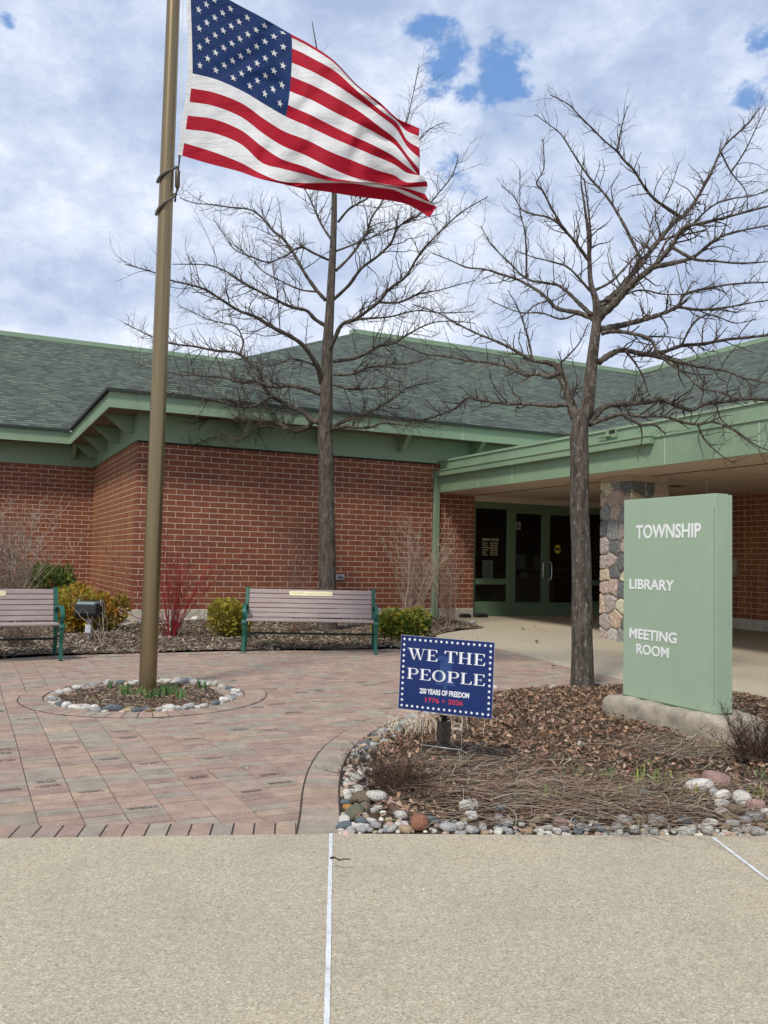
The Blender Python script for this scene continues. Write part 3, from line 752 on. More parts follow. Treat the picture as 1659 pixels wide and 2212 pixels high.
# litter -------------------------------------------------------------
def jit(c, a): k = 1+R.uniform(-a, a); return tuple(max(0, x*k*(1+R.uniform(-.08, .08))) for x in c)
LEAF = [(.5, 0), (.42, .10), (.47, .28), (.30, .22), (.22, .36), (.10, .18), (-.10, .30), (-.12, .12), (-.35, .14), (-.5, 0), (-.35, -.14), (-.12, -.12), (-.10, -.30), (.10, -.18), (.22, -.36), (.30, -.22), (.47, -.28), (.42, -.10)]
def leaf(mb, p, s, c):
    yaw = R.uniform(0, 6.28); M_ = Matrix.Translation(p) @ Matrix.Rotation(yaw, 4, 'Z') @ Matrix.Rotation(R.gauss(0, .6), 4, 'X') @ Matrix.Rotation(R.gauss(0, .5), 4, 'Y')
    cu = R.uniform(.4, 2.2); tw = R.uniform(-.5, .5); n = len(mb.v)
    mb.v.append(tuple(M_ @ Vector((0, 0, -.04*s))))
    for x, y in LEAF: mb.v.append(tuple(M_ @ Vector((x*s, y*s, s*(cu*(x*x*.5+y*y)+tw*x*y)))))
    k = len(LEAF)
    for i in range(k): mb.f.append((n, n+1+i, n+1+(i+1) % k)); mb.c.append(c); mb.mi.append(0)
def chip(mb, p, L, w_, c):
    yaw = R.uniform(0, 6.28); M_ = Matrix.Translation(p) @ Matrix.Rotation(yaw, 4, 'Z') @ Matrix.Rotation(R.gauss(0, .3), 4, 'Y') @ Matrix.Rotation(R.gauss(0, .3), 4, 'X')
    n = len(mb.v); h = w_*.25
    for x, y, z in ((-L, -w_, 0), (L, -w_*.5, 0), (L*.8, w_, 0), (-L, w_*.7, 0), (0, 0, h)): mb.v.append(tuple(M_ @ Vector((x/2, y/2, z))))
    for i in range(4): mb.f.append((n+i, n+(i+1) % 4, n+4)); mb.c.append(c); mb.mi.append(0)
def blade(mb, p, L, w_, c, rise=.02, curl=.8, yaw=None, up=0.):
    yaw = R.uniform(0, 6.28) if yaw is None else yaw; n = 5; k0 = len(mb.v); d = yaw; q = Vector(p)
    for i in range(n+1):
        t = i/n; nn = Vector((-math.sin(d), math.cos(d), 0))*w_/2*(1-.7*t)
        for s_ in (-1, 1): mb.v.append(tuple(q+nn*s_))
        d += curl/n; q = q+Vector((math.cos(d), math.sin(d), 0))*L/n*(1-up)+Vector((0, 0, 1))*((L/n)*up*(1-t*.6)+rise*math.cos(t*math.pi)*1.4/n)
    for i in range(n): mb.f.append((k0+2*i, k0+2*i+1, k0+2*i+3, k0+2*i+2)); mb.c.append(c); mb.mi.append(0)
brownL = [(.26, .155, .095), (.32, .21, .14), (.17, .10, .065), (.40, .285, .20), (.28, .165, .105), (.12, .075, .05)]
chipC = [(.17, .125, .085), (.27, .215, .155), (.38, .32, .245), (.085, .06, .042), (.21, .16, .115)]
strawC = [(.52, .44, .32), (.40, .33, .235), (.24, .19, .13), (.38, .31, .22), (.17, .125, .085)]
lf, cp, gr_ = MB(), MB(), MB()
def zone(px, py, rx, ry): q = P2(px, py); return q
# image-read zones of the front bed: brown oak leaves in the middle and left, straw in front and right
def nz(x, y, s=1.): return noise.noise(Vector((x*s, y*s, 7)))
strawc = [(Vector(P2(1040, 1680)), .42), (Vector(P2(1250, 1770)), .62), (Vector(P2(1450, 1750)), .6), (Vector(P2(1140, 1740)), .4), (Vector(P2(1500, 1640)), .4)]
n_ = 0
while n_ < 19000:
    x, y = R.uniform(-.6, 5), R.uniform(4.2, 8.6)
    if not front_in(x, y, .02): continue
    n_ += 1
    if dist_poly(x, y, fb_poly) < (.17 if x < .9 else .08) and R.random() < .8: continue
    s_ = max(0, max(1-(Vector((x, y))-c).length/r_ for c, r_ in strawc))
    z = hf_front(x, y)
    right = max(0, min(1, (x-.8-(y-4.5)*.45)/.8))
    if R.random() > s_*1.6+.35*right+.1*nz(x, y, 2.): leaf(lf, (x, y, z+R.uniform(.0, .035)), R.uniform(.018, .05), jit(R.choice(brownL), .45))
    else: chip(cp, (x, y, z+R.uniform(0, .02)), R.uniform(.02, .06), R.uniform(.006, .016), jit(R.choice(chipC), .25))
lf.build('leaf_litter', scatter_m, None, kind='stuff', label='brown fallen oak leaves covering the front planting bed', cat='fallen leaves')
n_ = 0
while n_ < 9000:
    x, y = R.uniform(-.6, 5), R.uniform(4.2, 8.6)
    if not front_in(x, y, .0): continue
    if x < .9 and dist_poly(x, y, fb_poly) < .14: n_ += 1; continue
    n_ += 1; chip(cp, (x, y, hf_front(x, y)+R.uniform(0, .012)), R.uniform(.015, .05), R.uniform(.005, .014), jit(R.choice(chipC), .25))
n_ = 0
while n_ < 2600:
    a = R.uniform(0, 6.28); r_ = RR*math.sqrt(R.random())*.92; x, y = RC.x+r_*math.cos(a), RC.y+r_*math.sin(a); n_ += 1
    if R.random() < .25: leaf(lf, (x, y, hf_ring(x, y)+.01), R.uniform(.03, .06), jit(R.choice(brownL), .2))
    chip(cp, (x, y, hf_ring(x, y)+R.uniform(0, .015)), R.uniform(.02, .06), R.uniform(.006, .015), jit(R.choice(chipC+brownL), .25))
n_ = 0
while n_ < 16000:
    x, y = R.uniform(-7, 2.6), 9.8+(R.random()**1.5)*9
    if not back_in(x, y) or x < -.53*y-1: continue
    n_ += 1
    z = hf_back(x, y)
    chip(cp, (x, y, z+R.uniform(0, .03)), R.uniform(.03, .10), R.uniform(.012, .03), jit(R.choice(chipC), .3))
cp.build('mulch_chips', scatter_m, None, kind='stuff', label='shredded wood mulch spread over the planting beds', cat='mulch')
# straw: last year's leaves of lilies, combed into mats
for c, r_ in strawc:
    base_yaw = R.uniform(-.4, .5)
    for i in range(int(820*r_)):
        a = R.uniform(0, 6.28); q = r_*math.sqrt(R.random())*.95; x, y = c.x+q*math.cos(a)*1.3, c.y+q*math.sin(a)*.8
        if not front_in(x, y, .05): continue
        blade(gr_, (x, y, hf_front(x, y)+R.uniform(.015, .05)), R.uniform(.15, .42), R.uniform(.003, .008), jit(R.choice(strawC+brownL), .3), R.uniform(0, .05), R.uniform(-.8, .8), R.gauss(base_yaw, .55)+(math.pi if R.random() < .5 else 0))
for i in range(1500):
    x, y = R.uniform(-.6, 4.5), R.uniform(4.3, 8.4)
    if not front_in(x, y, .05): continue
    blade(gr_, (x, y, hf_front(x, y)+R.uniform(.01, .04)), R.uniform(.06, .22), R.uniform(.0025, .005), jit(R.choice(strawC+brownL), .25), R.uniform(0, .03), R.uniform(-1.2, 1.2), None, R.choice((0, 0, .25)))
for i in range(1200):
    x, y = R.uniform(-7, 2), 10+(R.random()**1.4)*6
    if back_in(x, y): blade(gr_, (x, y, hf_back(x, y)+R.uniform(.01, .05)), R.uniform(.1, .4), R.uniform(.006, .011), jit(R.choice(strawC), .25), R.uniform(0, .05), R.uniform(-1, 1), None, R.choice((0, 0, .3)))
# a rounded mound of pale dead grass left of the sign post
for i in range(260):
    c = P2(900, 1590); x, y = c[0]+R.gauss(0, .17), c[1]+R.gauss(0, .14)
    if front_in(x, y, .03): blade(gr_, (x, y, hf_front(x, y)+.02), R.uniform(.12, .32), R.uniform(.003, .005), jit(strawC[0], .25), .02, R.uniform(-.8, .8), None, R.uniform(.2, .6))
gr_.build('dry_grass', scatter_m, None, kind='stuff', label='flattened straw coloured dead lily leaves and grass in the beds', cat='dry grass')

# ------------------------------------------------------------------ stones
def stone_mesh(seed):
    rr = random.Random(seed); m = MB(); nlat, nlon = 9, 14; fx, fy, fz = rr.uniform(.85, 1.2), rr.uniform(.7, 1), rr.uniform(.5, .75)
    m.v.append((0, 0, -fz*.5))
    for i in range(1, nlat):
        ph = math.pi*i/nlat-math.pi/2
        for j in range(nlon):
            a = 2*math.pi*j/nlon; d = Vector((math.cos(ph)*math.cos(a), math.cos(ph)*math.sin(a), math.sin(ph)))
            q = 1+.22*noise.noise(d*1.1+Vector((seed*3.1, 0, 0)))+.07*noise.noise(d*3+Vector((0, seed, 0)))
            d2 = Vector([math.copysign(abs(t)**.85, t) for t in d]); m.v.append((d2.x*fx*q*.5, d2.y*fy*q*.5, d2.z*fz*q*.5))
    m.v.append((0, 0, fz*.5)); last = len(m.v)-1
    for j in range(nlon):
        k = (j+1) % nlon; m.f.append((0, 1+k, 1+j)); m.f.append((last, 1+(nlat-2)*nlon+j, 1+(nlat-2)*nlon+k))
        for i in range(nlat-2): a = 1+i*nlon; m.f.append((a+j, a+k, a+nlon+k, a+nlon+j))
    m.c = [None]*len(m.f); m.mi = [0]*len(m.f)
    me = bpy.data.meshes.new('stone'); me.from_pydata(m.v, [], m.f); me.shade_smooth(); me.materials.append(None); return me
SM = [stone_mesh(s) for s in range(9)]
def stonemat(name, c):
    def f(t, v, b):
        rn = t.node('ShaderNodeObjectInfo').outputs['Random']
        k = t.vm('ADD', v, t.comb(t.m('MULTIPLY', rn, 30.), 0., 0.))
        n = t.noise(k, 2.5, 7, .7); s2 = t.noise(k, 14, 4, .7)
        o = t.ramp(n, [(.3, tuple(x*.72 for x in c)), (.7, tuple(min(.9, x*1.22) for x in c))])
        o = t.mix(t.node('ShaderNodeMapRange', ins={0: s2, 1: .56, 2: .68, 3: 0., 4: .35}).outputs[0], o, tuple(x*.45 for x in c))
        o = t.mix(1., o, t.ramp(rn, [(0, .75), (1, 1.2)]), 'MULTIPLY')
        bump(t, b, t.noise(k, 9, 5), .6, .05); return o
    return mat(name, rough=.75, spec=.35, fn=f)
SC = {'white': stonemat('stone_white', (.66, .62, .54)), 'pale grey': stonemat('stone_pale_grey', (.42, .41, .38)), 'blue grey': stonemat('stone_blue_grey', (.16, .19, .20)),
      'tan': stonemat('stone_tan', (.42, .31, .19)), 'pink': stonemat('stone_pink', (.45, .28, .23)), 'brown': stonemat('stone_brown', (.20, .15, .10)), 'rust red': stonemat('stone_rust', (.33, .15, .09)), 'orange': stonemat('stone_orange', (.48, .24, .07)), 'olive': stonemat('stone_olive', (.17, .17, .11))}
placed = []
def stone(x, y, z, s, colr, label, group, sq=1.):
    o = bpy.data.objects.new('river_stone', R.choice(SM)); col.objects.link(o)
    o.location = (x, y, z); o.scale = (s*R.uniform(.9, 1.25), s*R.uniform(.8, 1.05), s*R.uniform(.8, 1.1)*sq); o.rotation_euler = (R.uniform(-.25, .25), R.uniform(-.25, .25), R.uniform(0, 6.28))
    o.material_slots[0].link = 'OBJECT'; o.material_slots[0].material = SC[colr]
    tag(o, label, 'stone', group); placed.append((x, y, s)); return o
pal = ['white']*13+['pale grey']*7+['blue grey']*3+['tan']*3+['pink']*1+['brown']*1
# single stones that stand out
for px, py, s, c, lab in ((811, 1735, .155, 'white', 'largest smooth white stone at the left corner of the front bed'),
    (781, 1735, .13, 'brown', 'large olive brown stone tucked left of the biggest white stone'), (1013, 1762, .125, 'white', 'upright pale cream stone standing alone in the middle of the front edging'),
    (906, 1793, .135, 'rust red', 'flat rust red stone in the front edging left of the middle'), (1546, 1716, .19, 'pink', 'big speckled pink granite boulder at the right of the front bed'),
    (752, 1748, .075, 'orange', 'small orange stone at the left corner of the front bed'), (1604, 1755, .14, 'white', 'large oval white stone at the lower right of the front bed'),
    (1633, 1765, .12, 'pink', 'pale pink mottled stone right of the oval white stone'), (788, 1755, .10, 'brown', 'rounded brown stone below the biggest white stone'), (765, 1768, .12, 'olive', 'flat dark olive stone in the left corner pile'),
    (1255, 1625, .07, 'white', 'small white stone lying alone on the brown leaves'), (1491, 1614, .07, 'white', 'small white pebble alone near the foot of the sign base'), (1393, 1735, .07, 'blue grey', 'dark blue grey stone alone among the dry lily leaves'),
    (1176, 1482, .09, 'tan', 'tan rounded stone at the back edge left of the tree trunk'), (1196, 1487, .085, 'white', 'white stone at the back edge touching the tree trunk'), (1065, 1489, .09, 'white', 'white stone at the back edge just right of the blue sign'),
    (1080, 1764, .09, 'blue grey', 'blue grey oval stone in the front edging right of the cream stone'), (970, 1796, .10, 'pale grey', 'grey rounded stone in the front edging between red and cream stones'), (988, 1597, .10, 'white', 'angular pale rock lying behind the bronze light post')):
    p = P2(px, py); stone(p[0], p[1], hf_front(*p)+s*.22, s*.82, c, lab, 'standout stones of the front bed')
def line_stones(pts, n, w_, hf, where, group, smin=.032, smax=.075, inner=1):
    C_ = catmull([Vector((*p, 0)) for p in pts], 8); k = 0; tries = 0
    while k < n and tries < n*60:
        tries += 1; i = R.randrange(len(C_)-1); p = C_[i].lerp(C_[i+1], R.random()); d = (C_[i+1]-C_[i]).normalized(); nn = Vector((-d.y, d.x, 0))*inner
        s = R.uniform(smin, smax)*(1.2 if R.random() < .12 else 1); q = p+nn*(s*.5+.005+abs(R.gauss(0, .5))*w_)
        if any((q.x-a)**2+(q.y-b_)**2 < (.43*(s+t_))**2 for a, b_, t_ in placed): continue
        c = R.choice(pal); stone(q.x, q.y, hf(q.x, q.y)+s*.26, s, c, '%s rounded river stone in %s' % (c, where), group); k += 1
line_stones([P2(733, 1803), P2(900, 1804), P2(1100, 1806), P2(1300, 1807), P2(1500, 1808), P2(1659, 1809), P2(1800, 1810)], 95, .13, hf_front, 'the edging along the front walk', 'stones edging the front bed along the walk')
line_stones([(p.x, p.y) for p in bed_edge[:8]][::-1], 62, .13, hf_front, 'the curved left edging of the front bed', 'stones edging the curved side of the front bed', inner=1)
line_stones([P2(1659, 1809), P2(1590, 1808), P2(1560, 1800)], 14, .28, hf_front, 'the pile at the right end of the front edging', 'stones piled at the right of the front bed', .06, .12, -1)
ringp = [(RC.x+(RR-.01)*math.cos(g*math.pi/12), RC.y+(RR-.01)*math.sin(g*math.pi/12)) for g in range(25)]
stone(*P2(318-35, 1474), .1, .13, 'white', 'big pale stone at the back of the flagpole ring', 'stones around the flagpole')
line_stones(ringp, 92, .05, hf_ring, 'the ring around the flagpole', 'stones around the flagpole', .055, .095)
bks = [P2(235, 1362), P2(270, 1352), P2(300, 1351), P2(350, 1349), P2(430, 1340)]
line_stones(bks, 12, .12, hf_back, 'the strip beside the stone base of the building', 'stones along the foot of the building', .06, .13, -1)
q_ = P2(1014, 1345); stone(q_[0], q_[1]-.5, hf_back(*q_)+.03, .17, 'pale grey', 'grey boulder near the foot of the green downspout', 'stones along the foot of the building')

# the many small pebbles between the named stones
pb = MB(); SV_ = [[tuple(v.co) for v in m_.vertices] for m_ in SM]; SF_ = [[tuple(p.vertices) for p in m_.polygons] for m_ in SM]
pebC = [(.60, .56, .48), (.40, .38, .34), (.20, .22, .22), (.42, .33, .22), (.45, .31, .25), (.55, .51, .43)]
def pebbles(pts, n, w_, hf, s0, s1, inner=1):
    C_ = catmull([Vector((*p, 0)) for p in pts], 6)
    for _ in range(n):
        i = R.randrange(len(C_)-1); p = C_[i].lerp(C_[i+1], R.random()); d = (C_[i+1]-C_[i]).normalized(); nn = Vector((-d.y, d.x, 0))*inner; s = R.uniform(s0, s1); q = p+nn*(s*.6+abs(R.gauss(0, .6))*w_)
        if any((q.x-a)**2+(q.y-b_)**2 < (.36*(s+t_))**2 for a, b_, t_ in placed): continue
        k = R.randrange(len(SM)); M_ = Matrix.Translation((q.x, q.y, hf(q.x, q.y)+s*.2)) @ Matrix.Rotation(R.uniform(0, 6.28), 4, 'Z') @ Matrix.Scale(s, 4); pb.add([tuple(M_ @ Vector(v)) for v in SV_[k]], SF_[k], jit(R.choice(pebC), .2))
pebbles([P2(733, 1803), P2(900, 1804), P2(1100, 1806), P2(1300, 1807), P2(1500, 1808), P2(1659, 1809), P2(1800, 1810)], 420, .12, hf_front, .02, .045)
pebbles([(p.x, p.y) for p in bed_edge[:9]][::-1], 420, .13, hf_front, .02, .05)
pebbles(ringp, 520, .075, hf_ring, .025, .06)
pebbles(bks, 60, .1, hf_back, .03, .06, -1)
pb.build('small_pebbles', mat('pebble', rough=.75, spec=.35, fn=colattr(30)), None, smooth=True, kind='stuff', label='small pebbles filling the gaps between the river stones', cat='pebbles')

# green shoots
shootm = mat('green_shoots', rough=.6, spec=.3, fn=colattr())
def shoots(n, hgt, spread, c):
    mb = MB()
    for i in range(n):
        x, y = R.gauss(0, spread), R.gauss(0, spread); blade(mb, (x, y, -.02), R.uniform(.7, 1.15)*hgt, hgt*.10+.004, jit(c, .3), 0, R.uniform(-.4, .4), None, R.uniform(.78, .97))
    return mb
protos = []
for k, (n, h_, sp, c) in enumerate(((16, .14, .035, (.10, .20, .055)), (9, .10, .03, (.115, .22, .07)), (12, .11, .05, (.26, .32, .07)))):
    protos.append((n, h_, sp, c))
def tuft(px, py, k, hf, lab, grp, off=0):
    p = P2(px, py); mb = shoots(*protos[k]); o = mb.build('bulb_shoots', shootm, None, label=lab, cat='plant', group=grp); o.location = (p[0], p[1], hf(*p))
for px, py in ((237, 1484), (268, 1494), (348, 1499), (366, 1493), (273, 1502), (388, 1505), (302, 1500), (318, 1508), (345, 1505), (440, 1482), (360, 1500)):
    tuft(px, py, 0, hf_ring, 'tuft of green bulb shoots in the mulch around the flagpole', 'bulb shoots around the flagpole')
for px, py in ((1165, 1716), (1310, 1694), (1325, 1700), (1410, 1668), (1420, 1700), (1505, 1648), (1560, 1640), (1575, 1655), (1607, 1550), (1637, 1690), (1240, 1690)):
    tuft(px, py, 1, hf_front, 'small grey green bulb shoots among the leaves of the front bed', 'bulb shoots in the front bed')
for px, py in ((1450, 1700), (1490, 1735), (1400, 1700), (1350, 1735), (1640, 1740), (1385, 1692), (1160, 1738), (1555, 1630)):
    tuft(px, py, 2, hf_front, 'yellow green lily shoots among the dry leaves of the front bed', 'lily shoots in the front bed')
tuft(588, 1396, 0, hf_back, 'tuft of green shoots under the long bench', 'bulb shoots under the bench'); tuft(570, 1380, 1, hf_back, 'small faint shoots behind the long bench leg', 'bulb shoots under the bench')

# ------------------------------------------------------------------ trees
barkC = [(.075, .056, .042), (.11, .085, .066), (.06, .046, .036)]
def barkfn(lichen):
    def f(t, v, b):
        x, y, z = t.sep(v)
        st = t.comb(t.m('MULTIPLY', x, 26.), t.m('MULTIPLY', y, 26.), t.m('MULTIPLY', z, 5.))
        n = t.noise(st, 1., 8, .65); n2_ = t.noise(t.comb(t.m('MULTIPLY', x, 34.), t.m('MULTIPLY', y, 34.), t.m('MULTIPLY', z, 15.)), 1., 6, .7)
        c = t.ramp(n, [(.34, (.045, .035, .028)), (.5, (.10, .082, .066)), (.7, (.17, .145, .118))])
        c = t.mix(t.node('ShaderNodeMapRange', ins={0: n2_, 1: .56, 2: .66, 3: 0., 4: lichen}).outputs[0], c, (.34, .34, .28))
        bump(t, b, n, 1., .03); return c
    return f
bark1 = mat('oak_bark', rough=.95, spec=.15, fn=barkfn(.45))
bark2 = mat('lichen_bark', rough=.95, spec=.15, fn=barkfn(.8))
twig_m = mat('twigs', rough=.9, spec=.2, fn=colattr(6))
def grow_twigs(mb, pts, rs, lvl, rr, dens, Lsc, bias):
    # side shoots along a branch
    for i in range(1, len(pts)):
        a, b_ = pts[i-1], pts[i]; seg = (b_-a); L = seg.length
        if L < 1e-4: continue
        d = seg.normalized(); cnt = L*dens; k = int(cnt)+(1 if rr.random() < cnt-int(cnt) else 0)
        t_along = i/len(pts)
        if lvl == 0 and t_along < .18: k = int(k*.3)
        for _ in range(k):
            p = a.lerp(b_, rr.random()); r0 = rs[i]
            side = Vector((rr.gauss(0, 1), rr.gauss(0, 1), rr.gauss(0, 1))); side = (side-d*side.dot(d)).normalized()
            ang = rr.uniform(.6, 1.25); dirn = (d*math.cos(ang)+side*math.sin(ang)+bias*.3).normalized()
            if lvl == 0: Lb = Lsc*(.2+.8*rr.random()**1.6)*(1-.4*t_along)*(1.7 if rr.random() < .09 else 1); r1 = min(r0*.55, .011); ns = 6
            elif lvl == 1: Lb = Lsc*rr.uniform(.1, .38); r1 = min(r0*.65, .0055); ns = 3
            else: Lb = Lsc*rr.uniform(.04, .13); r1 = min(r0*.75, .0040); ns = 2
            q = p.copy(); P_ = [q.copy()]; dd = dirn.copy()
            for s_ in range(ns):
                dd = (dd+Vector((rr.gauss(0, .2), rr.gauss(0, .2), rr.gauss(0, .2)))+bias*.12).normalized(); q = q+dd*(Lb/ns); P_.append(q.copy())
            R_ = [r1*(1-.6*j/ns) for j in range(ns+1)]
            mb.tube(P_, R_, 3, jit(rr.choice(barkC), .2), False)
            if lvl < 2: grow_twigs(mb, P_, R_, lvl+1, rr, (8. if lvl == 0 else 12.), Lsc, bias)
def make_tree(name, trunk, limbs, Yc, conv, bark, seed, lab, dens, Lsc, rscale, Ls):
    rr = random.Random(seed); base = at(*trunk[0][:2], Yc); root = empty(name, base, 0, label=lab, cat='tree')
    def smooth_tube(mb, P_, R_, n, wob=0.):
        Pc = catmull(P_, 5); Rc = []
        for i in range(len(R_)-1):
            for k in range(5): Rc.append(R_[i]+(R_[i+1]-R_[i])*k/5)
        Rc.append(R_[-1])
        if wob: Rc = [r_*(1+wob*noise.noise(Vector((i*.9, 3.3, seed)))) for i, r_ in enumerate(Rc)]
        mb.tube(Pc, Rc, n); return Pc, Rc
    tb = MB(); P_ = [at(x, y, Yc+(dy if len(t_) else 0)) for (x, y, r_, *t_), dy in zip(trunk, [0]*len(trunk))]; R_ = [t_[2]/2*Yc/FPX for t_ in trunk]
    Pc = catmull(P_, 8); Rc = []
    for i in range(len(R_)-1):
        for k in range(8): Rc.append(R_[i]+(R_[i+1]-R_[i])*k/8)
    Rc.append(R_[-1])
    tb.tube(Pc, Rc, 22)
    nv = []
    for v in tb.v:      # furrows and swellings
        p = Vector(v); i = min(range(len(Pc)), key=lambda k: abs(Pc[k].z-p.z)); ax = Vector((Pc[i].x, Pc[i].y, p.z)); d = p-ax
        g = math.atan2(d.y, d.x); f_ = 1+.06*noise.noise(Vector((math.cos(g)*3.2, math.sin(g)*3.2, p.z*1.2)))+.03*noise.noise(Vector((math.cos(g)*1.2, math.sin(g)*1.2, p.z*3)))
        nv.append(tuple(ax+d*f_))
    tb.v = nv
    tb.build('trunk', bark, root, smooth=True, world=True)
    tw = MB()
    for pts, w0, w1 in limbs:
        pl = [conv(*p) for p in pts]; n = len(pl); L = sum(math.hypot(a[0]-b_[0], a[1]-b_[1]) for a, b_ in zip(pl, pl[1:]))
        dep = rr.choice((-1, 1))*rr.uniform(.15, .75)*L/FPX*Yc
        dep0 = 0; acc = 0; P_ = []
        st = None
        if Ls.get(pts[0]) is not None: dep0 = Ls[pts[0]]
        for i, p in enumerate(pl):
            if i: acc += math.hypot(p[0]-pl[i-1][0], p[1]-pl[i-1][1])
            t = acc/L; yy = Yc+dep0+dep*t*(1-.25*t); P_.append(at(p[0], p[1], yy)); Ls[pts[i]] = yy-Yc
        R_ = [rscale*((w0+(w1-w0)*(i/(n-1))**.8))/2*Yc/FPX for i in range(n)]
        lb = MB(); Pc, Rc = smooth_tube(lb, P_, R_, 7, .34)
        lb.build('limb', bark, root, smooth=True, world=True)
        dirv = (P_[-1]-P_[0]).normalized()
        bias = Vector((0, 0, .55))
        grow_twigs(tw, Pc, Rc, 0, rr, dens, Lsc, bias)
    tw.build('twigs', twig_m, root, world=True, kind='stuff')
    return root
T1 = lambda x, y: (270+x/2.1943, 270+y/2.1943)
trunk1 = [(707, 1372, 56), (707, 1345, 44), (707, 1270, 37), (706, 1150, 35), (705, 1050, 33), (704, 985, 33), (702, 930, 32), (705, 850, 27), (707, 760, 24), (712, 680, 20), (716, 600, 17), (720, 520, 14), (722, 430, 12), (719, 330, 9), (705, 230, 6), (690, 140, 4), (674, 45, 1.5)]
limbs1 = [
 ([(930, 1410), (885, 1398), (855, 1368), (810, 1345), (740, 1310), (680, 1270), (635, 1195), (590, 1130), (530, 1080), (430, 1070), (330, 1050), (215, 1035), (120, 1000), (0, 940)], 13, 2),
 ([(885, 1398), (870, 1430), (800, 1450), (700, 1405), (600, 1400), (500, 1380), (400, 1395), (250, 1375), (100, 1360), (0, 1350)], 10, 2),
 ([(740, 1310), (690, 1290), (620, 1330), (540, 1335), (450, 1310), (330, 1285), (200, 1270), (60, 1262)], 8, 1.6),
 ([(925, 1275), (850, 1250), (780, 1235), (700, 1240), (620, 1215), (540, 1220), (460, 1195), (350, 1190), (250, 1180), (130, 1155), (30, 1120)], 9, 1.6),
 ([(932, 1225), (915, 1150), (880, 1090), (840, 1040), (780, 1000), (700, 960), (620, 910), (540, 880), (460, 830), (380, 780), (300, 755), (220, 737), (140, 700), (0, 660)], 11, 1.5),
 ([(545, 1085), (560, 1030), (530, 960), (470, 940), (390, 920), (330, 890), (250, 855)], 4, 1.3),
 ([(948, 950), (900, 920), (860, 880), (780, 860), (700, 820), (620, 780), (550, 740), (480, 695), (400, 665), (300, 660), (225, 660)], 8, 1.4),
 ([(950, 830), (905, 780), (850, 700), (800, 610), (750, 540), (700, 500), (650, 440), (590, 400), (500, 390), (420, 378), (330, 370), (260, 345)], 8, 1.4),
 ([(965, 640), (900, 610), (830, 580), (760, 620), (680, 650), (600, 625), (520, 590), (470, 520), (420, 445)], 5, 1.3),
 ([(975, 540), (930, 470), (890, 380), (855, 310), (800, 230), (770, 120)], 5, 1.2),
 ([(905, 790), (830, 780), (740, 740), (650, 690), (560, 600), (500, 560)], 4, 1.2),
 ([(915, 1150), (850, 1120), (780, 1110), (700, 1140), (600, 1120), (480, 1100)], 4, 1.2),
 ([(870, 1430), (760, 1440), (640, 1430), (540, 1490), (430, 1480), (300, 1520), (150, 1500)], 5, 1.3),
 ([(975, 1440), (1050, 1430), (1150, 1435), (1230, 1410), (1300, 1420), (1400, 1430)], 8, 1.6),
 ([(975, 1430), (1100, 1380), (1200, 1340), (1290, 1280), (1350, 1240), (1480, 1215)], 8, 1.6),
 ([(990, 1230), (1060, 1250), (1150, 1250), (1240, 1245), (1330, 1270)], 6, 1.6),
 ([(990, 1185), (1080, 1180), (1150, 1150), (1250, 1135), (1350, 1130), (1450, 1100)], 6, 1.5),
 ([(990, 1120), (1060, 1110), (1130, 1090), (1200, 1050), (1270, 1035), (1330, 1000), (1400, 960), (1470, 935), (1560, 930), (1659, 940)], 8, 1.5),
 ([(960, 1090), (1000, 1000), (1030, 945), (1100, 915), (1200, 840), (1250, 780), (1330, 720), (1390, 620), (1440, 560), (1520, 480), (1600, 410), (1720, 340)], 9, 1.4),
 ([(1030, 945), (1120, 920), (1250, 910), (1380, 880), (1500, 890), (1659, 885)], 5, 1.4),
 ([(985, 830), (1060, 760), (1120, 680), (1200, 620), (1260, 560), (1300, 480), (1400, 420), (1480, 330), (1550, 240), (1580, 150)], 7, 1.4),
 ([(1200, 840), (1300, 840), (1400, 800), (1500, 780), (1659, 735)], 5, 1.3),
 ([(1000, 690), (1070, 620), (1140, 520), (1170, 440), (1220, 360), (1260, 250), (1300, 120), (1340, -60)], 6, 1.2),
 ([(1010, 460), (1060, 400), (1110, 370), (1160, 340), (1230, 270), (1300, 120), (1360, -120), (1395, -290)], 5, 1.1),
 ([(995, 600), (1100, 560), (1200, 520), (1320, 470), (1420, 440), (1500, 420)], 4, 1.2),
 ([(1260, 250), (1340, 200), (1400, 60), (1480, 0), (1530, -10)], 3, 1.1),
 ([(985, 300), (960, 100), (900, -60), (870, -200), (880, -330)], 4, 1.)]
make_tree('oak_tree', trunk1, limbs1, 14.35, T1, bark1, 11, 'tall bare oak tree behind the long bench against the brick wall', 16, .95, 1.2, {})
T2 = lambda x, y: (918.1+x/2.2391, 162+y/2.2391)
trunk2 = [(1258, 1512, 72), (1258, 1494, 60), (1258, 1472, 50), (1258, 1400, 45), (1256, 1250, 42), (1252, 1100, 40), (1252, 1000, 39), (1251, 945, 40), (1256, 905, 34), (1269, 880, 29), (1275, 820, 26), (1280, 770, 24), (1285, 730, 22), (1289, 690, 20), (1287, 650, 15), (1276, 610, 11), (1273, 555, 9), (1270, 500, 7), (1262, 440, 5), (1255, 390, 3), (1259, 350, 1.5)]
